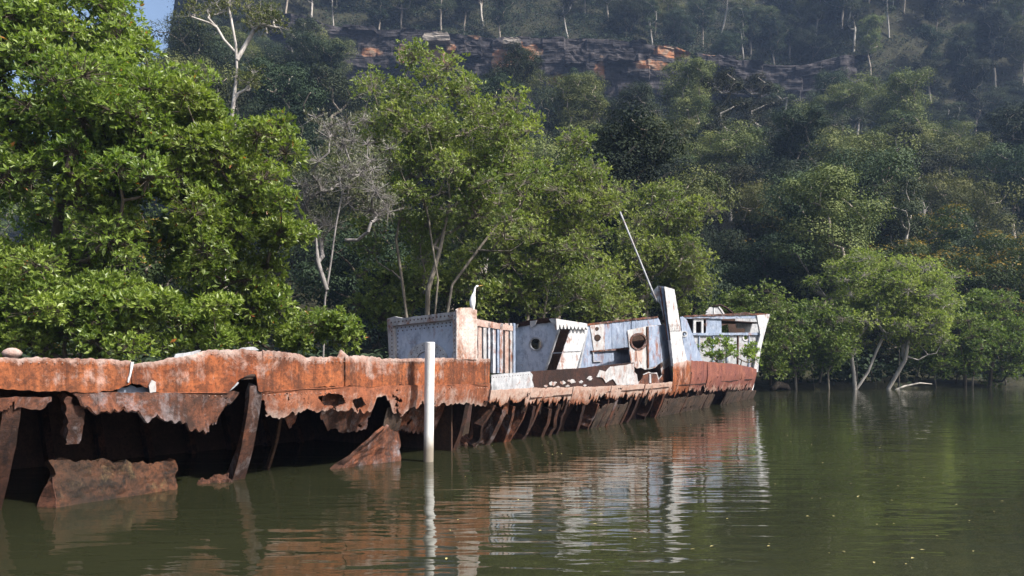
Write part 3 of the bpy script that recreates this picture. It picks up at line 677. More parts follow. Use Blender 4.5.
# --- mid wall with small portholes
mp = hull_plane(584, 660, 1.3)
cw = panel('cabin_wall', mp, [(586, 325.5), (600, 323), (630, 320), (645, 318.5), (658, 317.5), (664, 330), (668, 372), (577, 372)], 'blue', wreck, holes=[circ(597, 329, 2.1, 10), circ(597.5, 338, 3.5, 14)], rag=.3)
panel('wall_patch', mp, [(590, 324.5), (604, 322.8), (605, 350), (594, 351.5)], 'stain', wreck, holes=[circ(597, 329, 2.2, 10), circ(597.5, 338, 3.6, 14)], push=.025, thick=.02, rag=.2)
panel('wall_ledge', mp, [(592, 350.6), (630, 347.6), (630, 349.4), (592, 352)], 'rust_torn', cw, push=.07, thick=.06, rag=.2)
panel('wall_conduit', mp, [(586.5, 331), (588, 331), (580, 369), (578.6, 369)], 'grey', cw, push=.05, thick=.04, rag=0)
panel('wall_conduit', mp, [(593, 352), (594, 352), (594.5, 361), (602, 360.5), (602, 361.6), (593.5, 362)], 'grey', cw, push=.05, thick=.04, rag=0)
panel('top_rail', mp, [(586, 324), (630, 318.8), (658, 316.2), (658, 318), (630, 320.6), (586, 325.9)], 'rust_torn', wreck, push=.03, thick=.06, rag=.2)
for x in (612, 624, 636, 648): panel('wall_stiffener', mp, [(x, 322.6 - (x-612)*.09), (x + 1, 322.5 - (x-612)*.09), (x + 1.2, 348), (x + .2, 348)], 'blue', cw, push=.014, thick=.02, rag=0)
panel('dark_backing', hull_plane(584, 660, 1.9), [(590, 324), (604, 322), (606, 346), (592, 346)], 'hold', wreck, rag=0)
# --- big porthole panel
bp = hull_plane(626, 674, .35)
tear = [(634, 366.5), (637, 368.5), (641, 367.6), (645, 369.6), (650, 369), (655, 367.8), (659, 364), (662, 362.5), (663.5, 366), (661, 369), (662, 375), (659, 379), (657, 372.5), (652, 373), (649, 371.8), (644, 374), (642, 380), (638, 382), (637, 374.5), (634.5, 372)]
ppn = panel('porthole_panel', bp, [(627.5, 330.5), (638, 328), (648, 326), (660, 325), (668, 324.5), (671, 350), (673, 383), (634, 385), (630.5, 358)], 'stain', wreck, holes=[circ(639, 341.5, 7.2, 22), tear], rag=.25)
panel('porthole_rim', bp, circ(639, 341.5, 8.6, 24), 'rust_torn', ppn, holes=[circ(639, 341.5, 7.0, 22)], push=.03, thick=.05, rag=0)
panel('panel_overlap', bp, [(648, 326.5), (667.5, 325), (670, 348), (668, 358), (661, 362.5), (655, 366.5), (649, 368)], 'blue', wreck, push=.025, thick=.02, rag=.25)
panel('panel_seam', bp, [(647.3, 326.5), (648.8, 326.4), (649.4, 367.5), (648, 368)], 'rust_torn', wreck, push=.05, thick=.03, rag=.2)
panel('rust_run', bp, [(636.5, 349.5), (643, 349.5), (642.3, 356), (641.3, 364), (639.5, 360), (638, 366), (637, 357)], 'rust_upper', ppn, push=.012, thick=.008, rag=.3)
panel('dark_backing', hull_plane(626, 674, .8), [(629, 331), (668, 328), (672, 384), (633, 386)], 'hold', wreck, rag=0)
panel('rusted_foot', bp, [(643.5, 375), (649, 373), (656.5, 373.8), (658.5, 380), (662.5, 376), (663, 370), (669, 366), (672, 383), (639, 384.6)], 'rust_torn', ppn, push=.016, thick=.012, rag=.5)
panel('latch', bp, [(649.3, 374), (651, 374), (651.4, 383), (649.6, 383)], 'grey', ppn, push=.05, thick=.04, rag=0)
# --- tall standing side plate
tp = hull_plane(662, 692, .02)
tlp = panel('tall_plate', tp, [(664.5, 286.5), (674.5, 289.5), (683.5, 345), (687.5, 362.5), (673.5, 364)], 'white', wreck, rag=.2)
tcp = cross_plane(669, .04)
tlw = panel('tall_plate_web', tcp, [(657, 285.5), (664.8, 286.4), (673.6, 366), (671, 366), (667.3, 331), (661, 308)], 'grey', wreck, push=.02, thick=.03, rag=.3)
for dx, m_ in ((1.8, 'rust_torn'), (4.2, 'blue'), (6.3, 'rust_dark')):
    panel('web_stiffener', tcp, [(657.4 + dx, 287), (658.6 + dx, 287), (667 + dx * .55, 340), (666 + dx * .55, 340)], m_, tlw, push=.05, thick=.03, rag=0)
panel('joint_strap', tp, [(669.3, 324), (680, 323.5), (681, 330.5), (670, 331)], 'stain', tlp, push=.02, thick=.02, rag=.2)
rivets(tp, line((671, 326), (679, 325.6), 6) + line((671, 329), (680, 328.6), 6), tlp, .03, .03)
panel('torn_scrap', tcp, [(650, 293.5), (657.5, 286), (659.8, 304), (655, 299)], 'white', wreck, push=.03, rag=.2)
Yt = float(tcp.pt(656, 292)[1])
part('leaning_rod', tube_mesh('leaning_rod', [at(620, 212, Yt + .9), at(636, 251, Yt + .5), at(651.5, 289, Yt + .05), at(657, 302, Yt - .1)], .032, 8, M['grey']), wreck)
# --- bow: inside of the far side, stem and forecastle
st_top, st_bot = at(770, 314.5, 41.2), at(753, 396, 41.2)
wp = Plane((12.95, 40.6), (8.0, 37.2))
brp = panel('brace_plate', hull_plane(678, 704, 1.2), [(680, 317), (683, 316.5), (687, 320), (703, 362), (686, 363)], 'blue', wreck, holes=[circ(684.6, 334, 2.3, 12)], rag=.2)
panel('porthole_rim', hull_plane(678, 704, 1.2), circ(684.6, 334, 3.2, 14), 'grey', brp, holes=[circ(684.6, 334, 2.2, 12)], push=.03, thick=.05, rag=0)
bwl = panel('bow_wall', wp, [(683, 333.5), (705, 333), (722, 334.5), (746, 334), (763, 333), (758, 372), (690, 372)], 'grey', wreck, holes=[circ(709, 341, 1.8, 10), circ(746, 337.6, 2.4, 12)], rag=.2)
panel('porthole_rim', wp, circ(746, 337.6, 3.6, 14), 'white', bwl, holes=[circ(746, 337.6, 2.3, 12)], push=.03, thick=.06, rag=0)
for x in (699, 713, 727, 738, 749): panel('wall_stiffener', wp, [(x, 335.5), (x + 1, 335.5), (x + .6, 370), (x - .4, 370)], 'blue' if x != 738 else 'rust_torn', bwl, push=.06, thick=.06, rag=0)
panel('wall_ledge', wp, [(684, 333), (762, 332.5), (762, 335), (684, 335.4)], 'blue', wreck, push=.10, thick=.09, rag=.2)
panel('forecastle_plate', wp, [(706, 316), (721.5, 316), (721.5, 333), (706, 333)], 'blue', wreck, push=.04, rag=.2)
panel('forecastle_plate', wp, [(735, 318.5), (757, 317.5), (761.5, 333), (745.5, 333.2), (745, 328.5), (737, 328.5)], 'grey', wreck, push=-.9, rag=.2)
panel('window_frame', wp, [(693.5, 319), (703.5, 318.6), (703.5, 333.5), (693.5, 333.5)], 'white', wreck, holes=[[(696, 321.5), (701.5, 321.3), (701.5, 333), (696, 333)]], push=.03, thick=.06, rag=0)
panel('roof_edge', wp, [(684, 316), (706, 315.5), (722, 314.6), (748, 315.5), (768, 314), (768, 318), (752, 318.5), (722, 319), (706, 318), (684, 318.5)], 'blue', wreck, push=.12, thick=.10, rag=.3)
panel('roof_rust', wp, [(684, 315.4), (722, 314), (738, 313), (746, 311.8), (752, 313.5), (768, 313.4), (768, 314.8), (722, 315.6), (684, 316.8)], 'rust_torn', wreck, push=.16, thick=.12, rag=.4)
gbp = panel('gable_plate', wp, [(705, 316), (707, 311), (710.5, 307.5), (720, 306.8), (722.5, 310), (726, 316)], 'grey', wreck, push=.06, rag=.2)
for a, b in (((707, 312), (711, 307)), ((719, 306.6), (724.5, 314.5)), ((714.5, 307), (714.5, 315))):
    panel('gable_edge', wp, [(a[0] - .7, a[1]), (a[0] + .7, a[1]), (b[0] + .7, b[1]), (b[0] - .7, b[1])], 'white', gbp, push=.10, thick=.05, rag=0)
part('bent_pipe', tube_mesh('bent_pipe', [wp.pt(714, 306.5, .1), wp.pt(720, 304.8, .1), wp.pt(726, 307.5, .1), wp.pt(732, 312.5, .1), wp.pt(733, 315, .1)], .05, 6, M['rust_dark']), wreck)
panel('stem_plate', wp, [(757, 315.5), (770, 314), (763, 340), (756.5, 370), (752.5, 393), (751, 398), (750, 398), (757.5, 345), (760.5, 335)], 'white', wreck, push=.2, thick=.08, rag=.2)
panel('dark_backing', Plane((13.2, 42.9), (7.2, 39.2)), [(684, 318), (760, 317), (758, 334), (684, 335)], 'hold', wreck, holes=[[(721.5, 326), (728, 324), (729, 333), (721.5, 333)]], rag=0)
fd = [wp.pt(684, 317, 0), wp.pt(766, 315.5, 0)]
V = [fd[0], fd[1], fd[1] + np.array([-.6, 1.0, 0]), fd[0] + np.array([-1.5, 2.4, 0])]
for p in V: p[2] = fd[0][2] - .05
o = part('forecastle_deck', mesh_np('forecastle_deck', V, [(0, 1, 2, 3)], M['rust_dark']), wreck); o.modifiers.new('thickness', 'SOLIDIFY').thickness = .04

# --- things fallen beside or standing by the wreck
def fallen(name, pts, mat, label, thick, seed, group=None):
    """a corroded plate lying in the shallows: corner points in the world, broken rim, pitted face"""
    P0, P1, P2, P3 = [np.array(p, float) for p in pts]     # bottom-near-left, bottom-right, top-right, top-left
    n1, n2 = 46, 20; u, v = np.meshgrid(np.linspace(0, 1, n1), np.linspace(0, 1, n2))
    rag_ = .05 * fbm(u * 6, u * 0, seed=seed, oct=3) + .05 * fbm(u * 24, u * 0 + 1, seed=seed + 3, oct=2); v2 = v * (1 + rag_); u2 = u + .02 * fbm(v * 7, v * 0 + 2, seed=seed + 1) * (np.abs(u - .5) * 2) ** 3
    P = (P0 * ((1-u2)*(1-v2))[..., None] + P1 * (u2*(1-v2))[..., None] + P2 * (u2*v2)[..., None] + P3 * ((1-u2)*v2)[..., None])
    nn = unit(np.cross(P1 - P0, P3 - P0)); P = P + nn * (.03 * fbm(u * 6, v * 5, seed=seed + 5))[..., None]
    r = empty(name, P0 * .5 + P1 * .5)
    ii = np.arange(u.size).reshape(u.shape); f = np.stack([ii[:-1, :-1], ii[:-1, 1:], ii[1:, 1:], ii[1:, :-1]], -1).reshape(-1, 4)
    o = part('plate', mesh_np('plate', P.reshape(-1, 3), f, M[mat], False, {'v': ('POINT', (1 - v).ravel() * .6)}), r)
    sm = o.modifiers.new('thickness', 'SOLIDIFY'); sm.thickness = thick; sm.offset = -1
    inn = -nn * (.42 if thick > .1 else .10); nb_ = 8                       # the plate's folded end, running back under the wreck
    E = np.stack([P[::2, 0][:nb_] * 1.0, P[::2, 0][:nb_] + inn * np.linspace(1, .25, nb_)[:, None] + unit(P0 - P1) * np.linspace(.22, .02, nb_)[:, None]], 1)
    E[:, 1] += .02 * np.random.default_rng(seed).normal(0, 1, (nb_, 3)); jj = np.arange(nb_ * 2).reshape(nb_, 2)
    fe = np.stack([jj[:-1, 0], jj[:-1, 1], jj[1:, 1], jj[1:, 0]], -1)
    oe = part('bent_edge', mesh_np('bent_edge', E.reshape(-1, 3), fe, M['rust_rib']), r); oe.modifiers.new('thickness', 'SOLIDIFY').thickness = .025
    setp(r, label, 'plate', group); return r
def wpt(px, py): return at(px, py, CAM_H * F / (py - HOR))
a, b = wpt(62, 508), wpt(180, 489.5); inw = np.array([-.70, .71, 0])
fallen('fallen_plate', [a + [0, 0, -.25], b + [0, 0, -.25], b + inw * .12 + [0, 0, .38], a + inw * .25 + [-.05, 0, .62]], 'slab', 'thick pitted slab of rusty plate leaning in the shallows below the torn side', .16, 3)
a, b = wpt(328, 469), wpt(402, 461)
fallen('fallen_plate', [a + [0, 0, -.2], b + [0, 0, -.2], b + inw * .35 + [.15, 0, .72], a + inw * .2 + [.95, .3, .62]], 'rust_torn', 'pointed brown torn plate sloping into the water beside the white post', .05, 7)
a, b = wpt(472, 446), wpt(492, 444)
fallen('fallen_plate', [a + [0, 0, -.1], b + [0, 0, -.1], b + inw * .5 + [0, 0, .33], a + inw * .5 + [0, 0, .12]], 'rust_torn', 'small flat rusty plate wedged low between the ribs amidships', .03, 9)
a, b = wpt(206, 485), wpt(236, 483)
fallen('fallen_plate', [a + [0, 0, -.06], b + [0, 0, -.06], b + inw * .3 + [0, 0, .1], a + inw * .3 + [0, 0, .05]], 'rust_rib', 'thin dark plate scrap lying at the waterline by the bent rib', .03, 12)

pp = wpt(428.5, 461.5); ptop = CAM_H + (HOR - 342) / F * pp[1]
post = empty('mooring_post', (pp[0], pp[1], 0)); rp_ = 5.0 / F * pp[1]
link('shaft', lathe('shaft', [(rp_ * 1.0, -1.1), (rp_ * 1.0, .3), (rp_ * .97, .9), (rp_ * 1.0, ptop - .02)], M['post'], 20), post)
link('cap', lathe('cap', [(rp_ * 1.01, ptop - .02), (rp_ * .98, ptop - .004), (rp_ * .9, ptop), (.001, ptop + .003)], M['white'], 20), post)
post.rotation_euler = (0, .012, 0)
setp(post, 'round white painted post standing upright in the water in front of the hull', 'post')

# egret on the standing plate
def egret():
    base = hp.pt(472.5, 309, -.02); u_ = 1 / F * base[1]          # metres per photo pixel there
    def q(dx, dy, dz=0.0): return base + np.array([dx * u_, dz, -dy * u_])
    r = empty('egret', tuple(base))
    body = [(1.2, 1.6), (.6, -.5), (0, -3.5), (-.1, -7.5), (.3, -11), (.9, -13.8), (1.6, -16), (2.0, -18.2), (2.3, -20.2), (3.2, -22), (4.6, -22.9), (6.0, -23)]
    rad = [.5, 1.5, 2.6, 3.0, 2.6, 1.9, 1.25, 1.0, .92, .95, 1.15, .6]
    pts = np.array([q(x, y) for x, y in body]); rd = np.array(rad) * u_
    tt = np.linspace(0, len(pts) - 1, 44); P = np.stack([np.interp(tt, np.arange(len(pts)), pts[:, i]) for i in range(3)], 1); R = np.interp(tt, np.arange(len(pts)), rd)
    ker = np.array([1, 2, 3, 2, 1]) / 9.0
    P = np.stack([np.convolve(np.pad(P[:, i], 2, 'edge'), ker, 'valid') for i in range(3)], 1)
    nb = NB('feather_white'); nb.bump(nb.noise(30, 4, .6), .3, .01)
    fm = nb.done((.82, .82, .80), .8, .2)
    part('body', tube_mesh('body', P, R, 12, fm), r)
    nb = NB('beak_yellow'); nb.noise(4); bk = nb.done((.55, .28, .08), .5)
    part('beak', tube_mesh('beak', [q(5.4, -23), q(8, -23.3), q(10.6, -23.9)], np.array([.55, .38, .06]) * u_, 8, bk), r)
    nb = NB('leg_dark'); lg = nb.done((.03, .03, .03), .6)
    for dx in (-.6, 1.3): part('leg', tube_mesh('leg', [q(dx * .5, -2), q(dx, 1), q(dx + .2, 2.0)], np.array([.5, .3, .35]) * u_, 6, lg), r)
    tl = [q(.2, -4.5), q(.2, -1.5), q(.7, 1.6)]
    part('tail', tube_mesh('tail', tl, np.array([1.6, 1.2, .3]) * u_, 8, fm), r)
    setp(r, 'white egret with long stretched neck perched on the tall riveted plate', 'bird')
egret()

# ------------------------------------------------------------------ trees
def tubes(P0, P1, R0, R1, k):
    P0, P1 = np.asarray(P0), np.asarray(P1); n = len(P0); t = unit(P1 - P0)
    ref = np.where(np.abs(t[:, 2:3]) > .9, np.array([[1., 0, 0]]), np.array([[0, 0, 1.]]))
    A = unit(np.cross(t, ref)); B = np.cross(t, A); th = np.arange(k) * 2 * math.pi / k
    ring = np.cos(th)[None, :, None] * A[:, None] + np.sin(th)[None, :, None] * B[:, None]
    V = np.concatenate([P0[:, None] + ring * R0[:, None, None], P1[:, None] + ring * R1[:, None, None]], 1).reshape(-1, 3)
    b = (np.arange(n) * 2 * k)[:, None]; j = np.arange(k)[None]; j2 = (j + 1) % k
    f = np.stack([b + j, b + j2, b + k + j2, b + k + j], -1).reshape(-1, 4)
    return V, f
def leaves(c, d, nrm, L, W, tone, tip=None):
    """leaf blades: base, two shoulders and a tip, folded along the midrib"""
    d = unit(d); side = unit(np.cross(d, nrm)); nn = np.cross(side, d); n = len(c)
    L = np.broadcast_to(L, (n,))[:, None]; W = np.broadcast_to(W, (n,))[:, None]
    m = c + d * L * .5 + nn * W * .12
    V = np.stack([c, m + side * W * .5, c + d * L - nn * L * .08, m - side * W * .5], 1).reshape(-1, 3)
    return V, np.arange(n * 4).reshape(n, 4), tone
def skeleton(rng, stems, clumps, seg, jit, rbase, rmin):
    pos, par, wgt = [], [], []
    for st in stems:
        prev = -1
        for p in st: pos.append(np.array(p, float)); par.append(prev); prev = len(pos) - 1
    cl = sorted(range(len(clumps)), key=lambda i: np.linalg.norm(clumps[i] - stems[0][0]))
    tips = []
    for ci in cl:
        c = clumps[ci]; A = np.array(pos); dv = c - A; dist = np.linalg.norm(dv, axis=1)
        low = np.clip(A[:, 2] - c[2] + .35 * np.linalg.norm(dv[:, :2], axis=1), 0, None)
        cost = dist + 1.3 * low
        roots = [i for i, p in enumerate(par) if p == -1]; cost[roots] += 3
        i0 = int(np.argmin(cost)); p0 = pos[i0]; n = max(2, int(dist[i0] / seg)); prev = i0
        bow = np.array([0, 0, -.10 * dist[i0]]) + rng.normal(0, .06, 3) * dist[i0]
        for k in range(1, n + 1):
            t = k / n; p = p0 + (c - p0) * t + bow * math.sin(math.pi * t) + (rng.normal(0, jit, 3) if k < n else 0)
            pos.append(p); par.append(prev); prev = len(pos) - 1
        tips.append(prev)
    pos = np.array(pos); par = np.array(par); w = np.zeros(len(pos)); w[tips] = 1
    for i in range(len(pos) - 1, -1, -1):
        if par[i] >= 0: w[par[i]] += w[i]
    w = np.maximum(w, .5); r = np.maximum(rmin, rbase * (w / w.max()) ** .5)
    ch = np.where(par >= 0)[0]
    return pos, par, r, ch
def clump_centres(rng, lobes, n, shell=.5, mind=.0):
    out = []; vol = np.array([np.prod(l[1]) ** .75 for l in lobes]); vol = vol / vol.sum(); tries = 0
    while len(out) < n and tries < n * 60:
        tries += 1
        c, r = lobes[rng.choice(len(lobes), p=vol)]; d = unit(rng.normal(0, 1, 3)); rad = rng.uniform(shell ** 2, 1) ** .5
        p = np.array(c) + d * np.array(r) * rad * (1 + .12 * rng.normal())
        if mind and any(np.linalg.norm(p - q) < mind for q in out): continue
        out.append(p)
    return np.array(out)
def foliage_rosettes(rng, clumps, crad, nros, nleaf, L, W, flat=.75):
    """sprigs of leaves radiating from twig ends, spread over each clump"""
    K = len(clumps) * nros
    cc = np.repeat(clumps, nros, 0); cr = np.repeat(crad, nros)
    d = unit(rng.normal(0, 1, (K, 3)) + np.array([0, -.0, .35])); rad = rng.uniform(.15, 1, K) ** .6
    tip = cc + d * (cr * rad)[:, None] * np.array([1, 1, flat])
    ax = unit(d * .8 + np.array([0, 0, .7]) + rng.normal(0, .35, (K, 3)))
    ctone = np.repeat(np.clip(rng.normal(.45, .2, len(clumps)), 0, 1), nros)
    n = K * nleaf; c = np.repeat(tip, nleaf, 0); a = np.repeat(ax, nleaf, 0)
    rr = unit(rng.normal(0, 1, (n, 3))); rr = unit(rr - a * (rr * a).sum(1, keepdims=True))
    el = rng.uniform(.15, 1.0, n)[:, None]; dl = unit(rr * (1 - el * .6) + a * el)
    nl = unit(a + rng.normal(0, .35, (n, 3)))
    ll = L * rng.uniform(.5, 1.2, n) * np.repeat(rng.uniform(.75, 1.2, K), nleaf); tone = np.clip(np.repeat(ctone, nleaf) + rng.normal(0, .26, n) + .25 * el[:, 0] - .1, 0, 1)
    V, f, t = leaves(c + dl * .01, dl, nl, ll, ll * W, tone)
    return V, f, t, tip
def foliage_sprays(rng, clumps, crad, nper, L, W, flat=.6, droop=0.0, upb=.5):
    K = len(clumps) * nper; cc = np.repeat(clumps, nper, 0); cr = np.repeat(crad, nper)
    d = unit(rng.normal(0, 1, (K, 3)) + np.array([0, 0, .25])); rad = rng.uniform(.2, 1, K) ** .4
    wob = 1 + .35 * vnoise(d[:, 0] * 2.2 + cc[:, 0], d[:, 1] * 2.2 + cc[:, 1], d[:, 2] * 2.2 + cc[:, 2], seed=3)
    c = cc + d * (cr * rad * wob)[:, None] * np.array([1, 1, flat])
    nl = unit(d * .8 + np.array([0, 0, upb]) + rng.normal(0, .16, (K, 3)))
    dl = unit(np.cross(nl, unit(rng.normal(0, 1, (K, 3)))) + np.array([0, 0, -droop]))
    ctone = np.repeat(np.clip(rng.normal(.45, .22, len(clumps)), 0, 1), nper)
    ll = L * rng.uniform(.6, 1.3, K); tone = np.clip(ctone + rng.normal(0, .09, K), 0, 1)
    tip = ((d[:, 2] > .35) & (rad > .8)).astype(float) * rng.uniform(0, 1, K)
    V, f, t = leaves(c, dl, nl, ll, ll * W, tone); return V, f, t, tip

def wood_mesh(pos, par, r, ch, k, mat, twigs=None):
    V, f = tubes(pos[par[ch]], pos[ch], r[par[ch]] * .97, r[ch], k)
    if twigs is not None and len(twigs[0]):
        V2, f2 = tubes(twigs[0], twigs[1], np.full(len(twigs[0]), twigs[2]), np.full(len(twigs[0]), twigs[2] * .4), 4)
        V = np.vstack([V, V2]); f = np.vstack([f, f2 + len(V) - len(V2)])
    return mesh_np('trunk', V, f, mat, True)

def near_tree(name, label, base, stems, lobes, nclump, crad, nros, nleaf, L, leaf, bark, seed, W=.42, rbase=.13, shell=.45, cat='tree', group=None, twig=.5, flat=.75, jit=.07, bare=None, rmin=.012):
    rng = np.random.default_rng(seed); base = np.array(base, float)
    lob = [(np.array(c) - base, np.array(r)) for c, r in lobes]
    cl = clump_centres(rng, lob, nclump, shell); stl = [[np.array(p) - base for p in s] for s in stems]
    pos, par, r, ch = skeleton(rng, stl, cl, .45, jit, rbase, rmin)
    cr = crad * rng.uniform(.7, 1.3, len(cl))
    V, f, t, tips = foliage_rosettes(rng, cl, cr, nros, nleaf, L, W, flat)
    cc = np.repeat(cl, nros, 0); sel = rng.random(len(tips)) < twig
    root = empty(name, tuple(base))
    tw0, tw1 = cc[sel], tips[sel]
    if bare:                                    # leafless twigs
        bc = cl[rng.choice(len(cl), bare)]; bd = unit(rng.normal(0, 1, (bare, 3)) + [0, 0, .3]); tw0 = np.vstack([tw0, bc]); tw1 = np.vstack([tw1, bc + bd * rng.uniform(.5, 1.3, (bare, 1)) * crad])
    link('trunk', wood_mesh(pos, par, r, ch, 7, M[bark], (tw0, tw1, .009)), root)
    link('crown', mesh_np('crown', V, f, M[leaf], False, {'tone': ('FACE', t), 'tip': ('FACE', (rng.random(len(t)) > .996).astype(float))}), root)
    setp(root, label, cat, group); return root

def lobe(px, py, Y, rpx, rpy, ry): return (at(px, py, Y), (rpx / F * Y, ry, rpy / F * Y))
def ground(px, Y):
    X = (px - 512) / F * Y; return np.array([X, Y, max(-.1, float(hill_z(np.array([X]), np.array([Y]))[0]) - .1)])
def stem_to(b, *pts): return [b] + [np.array(p, float) for p in pts]

# big mangrove on the left, its right-hand shoulder, and the growth at its foot
b = ground(40, 21.5)
near_tree('mangrove_tree', 'huge bright green mangrove filling the upper left corner behind the wreck', b,
          [stem_to(b, b + [.2, -.2, 1.5], b + [.5, -.4, 3.2], at(70, 120, 21)), stem_to(b + [.5, .2, 0], b + [1.1, 0, 1.6], at(130, 170, 20.5))],
          [lobe(25, 90, 21, 95, 100, 2.8), lobe(120, 130, 20.5, 85, 75, 2.4), lobe(40, 210, 20, 100, 85, 2.3), lobe(150, 200, 20, 80, 70, 2.2), lobe(60, 20, 22, 70, 60, 2.4), lobe(165, 140, 20.8, 55, 60, 2.2), lobe(125, 75, 21.5, 45, 40, 2.0), lobe(128, 22, 22.5, 36, 42, 2.0)],
          185, .72, 105, 7, .155, 'leaf_mangrove', 'bark_dark', 1, rbase=.2, bare=500)
b = ground(215, 22.5)
near_tree('mangrove_tree', 'rounded glossy mangrove crown standing beside the pale dead-limbed tree', b,
          [stem_to(b, b + [-.1, 0, 1.6], b + [.1, -.2, 3.0], at(235, 190, 21))],
          [lobe(205, 150, 21, 40, 42, 1.8), lobe(225, 175, 21, 62, 60, 2.0), lobe(268, 190, 21, 38, 62, 1.5), lobe(205, 240, 20.5, 60, 50, 1.8), lobe(238, 262, 21, 40, 36, 1.5), lobe(255, 250, 21.5, 36, 36, 1.4)],
          80, .6, 95, 7, .155, 'leaf_mangrove', 'bark_dark', 2, rbase=.12, bare=150)
b = ground(60, 18.8)
near_tree('mangrove_shrub', 'dense leafy mangrove thicket low at the left edge above the rusty hull', b,
          [stem_to(b, b + [.1, 0, .8], b + [.5, 0, 1.4]), stem_to(b + [1.2, .3, 0], b + [1.4, .3, 1.2])],
          [lobe(20, 310, 18.5, 70, 45, 1.2), lobe(110, 315, 18.5, 75, 40, 1.2), lobe(175, 322, 19, 60, 32, 1.1)],
          70, .5, 75, 7, .145, 'leaf_mangrove', 'bark_dark', 3, rbase=.07, cat='shrub', bare=60)
b = ground(285, 22.6)
near_tree('mangrove_shrub', 'bright low mangrove bush at the foot of the pale dead-limbed tree', b,
          [stem_to(b, b + [0, 0, .7]), stem_to(b + [.5, .1, 0], b + [.7, .1, .6])],
          [lobe(262, 322, 21.8, 45, 34, 1.0), lobe(318, 334, 21.8, 44, 22, .9), lobe(225, 325, 21.5, 30, 30, .9)],
          46, .5, 90, 7, .15, 'leaf_mangrove', 'bark_dark', 4, rbase=.06, cat='shrub')
b = ground(15, 27)
near_tree('bank_shrub', 'shaded leafy bush seen through the gap at the left border', b, [stem_to(b, b + [0, 0, 2.0], b + [.3, 0, 4])],
          [lobe(10, 220, 27, 70, 70, 1.6), lobe(60, 280, 27, 80, 50, 1.5)], 60, .8, 50, 6, .17, 'leaf_mangrove', 'bark_dark', 33, rbase=.09, cat='shrub')
# sparse pale tree
b = ground(322, 26)
near_tree('pale_tree', 'sparse grey tree with pale crooked bare limbs left of the blue bulkhead', b,
          [stem_to(b, at(325, 300, 26), at(331, 262, 26), at(336, 225, 26), at(342, 195, 26), at(338, 165, 26)), stem_to(at(327, 290, 26), at(318, 262, 26), at(316, 235, 26), at(306, 226, 25.8), at(300, 228, 25.6)),
           stem_to(at(345, 240, 26), at(358, 240, 26), at(368, 232, 25.8), at(371, 222, 25.8))],
          [lobe(352, 150, 26.5, 42, 42, 1.6), lobe(368, 195, 26.5, 32, 30, 1.4), lobe(320, 205, 27, 30, 40, 1.2)],
          56, .6, 26, 5, .11, 'leaf_grey', 'bark_twig', 5, rbase=.075, twig=.9, bare=300, rmin=.010)
# tall mid trees
b = ground(425, 29)
near_tree('bank_tree', 'tallest leafy bank tree rising behind the blue bulkhead and the egret', b,
          [stem_to(b, at(428, 290, 29), at(440, 250, 29), at(450, 200, 29), at(445, 150, 29)), stem_to(b + [.3, .2, 0], at(452, 285, 29.3), at(478, 250, 29.3), at(505, 215, 29.3)), stem_to(b + [-.3, .2, 0], at(402, 280, 29.3), at(396, 240, 29.3), at(405, 190, 29.5)), stem_to(b + [.1, -.2, 0], at(438, 280, 28.7), at(430, 230, 28.6), at(424, 190, 28.6))],
          [lobe(420, 115, 30, 65, 62, 2.6), lobe(470, 140, 29.5, 70, 55, 2.4), lobe(440, 190, 29, 85, 50, 2.2), lobe(400, 235, 30.5, 45, 55, 1.6), lobe(500, 200, 29, 50, 50, 2.0)],
          150, .68, 62, 6, .145, 'leaf_mid', 'bark_grey', 6, rbase=.095, bare=300, jit=.11)
b = ground(525, 33)
near_tree('bank_tree', 'leaning leafy bank tree above the porthole bulkhead of the wreck', b,
          [stem_to(b, at(528, 290, 33), at(540, 250, 33), at(548, 210, 33)), stem_to(b + [-.4, 0, 0], at(505, 285, 33), at(480, 262, 32.7), at(455, 235, 32.5)), stem_to(b + [.3, .1, 0], at(548, 285, 33), at(572, 255, 33))],
          [lobe(545, 170, 33, 58, 50, 2.3), lobe(560, 225, 32.5, 48, 48, 2.0), lobe(520, 240, 33, 55, 50, 2.0), lobe(590, 205, 33.5, 30, 45, 1.6), lobe(555, 285, 33, 60, 35, 1.7)],
          125, .7, 60, 6, .15, 'leaf_mid', 'bark_grey', 7, rbase=.095, bare=400, jit=.11)
b = ground(455, 31.5)
near_tree('bank_shrub', 'shadowed leafy understorey bush directly behind the egret and riveted plate', b, [stem_to(b, b + [0, 0, 1]), stem_to(b + [1, 0, 0], b + [1.2, 0, 1.4])],
          [lobe(400, 300, 32, 50, 40, 1.3), lobe(470, 295, 32, 55, 42, 1.3)], 55, .7, 40, 6, .18, 'leaf_mid', 'bark_dark', 8, rbase=.07, cat='shrub', bare=80)
b = ground(648, 44)
near_tree('bank_tree', 'round bank tree behind the leaning rod and the tall white plate', b,
          [stem_to(b, at(645, 300, 44), at(655, 265, 44), at(650, 235, 44)), stem_to(b + [.4, 0, 0], at(668, 295, 44), at(680, 262, 44))],
          [lobe(648, 220, 44, 48, 40, 2.4), lobe(672, 258, 43.5, 34, 40, 2.0), lobe(630, 272, 43.5, 38, 36, 2.0), lobe(680, 290, 44, 28, 25, 1.6)],
          100, .9, 70, 6, .18, 'leaf_mid', 'bark_grey', 9, rbase=.16, bare=120)
b = ground(600, 40)
near_tree('bank_shrub', 'leafy bush low behind the cabin wall between two bank trees', b, [stem_to(b, b + [0, 0, 1.2])],
          [lobe(600, 295, 40, 45, 35, 1.6)], 36, .9, 36, 6, .22, 'leaf_mid', 'bark_dark', 10, rbase=.07, cat='shrub')
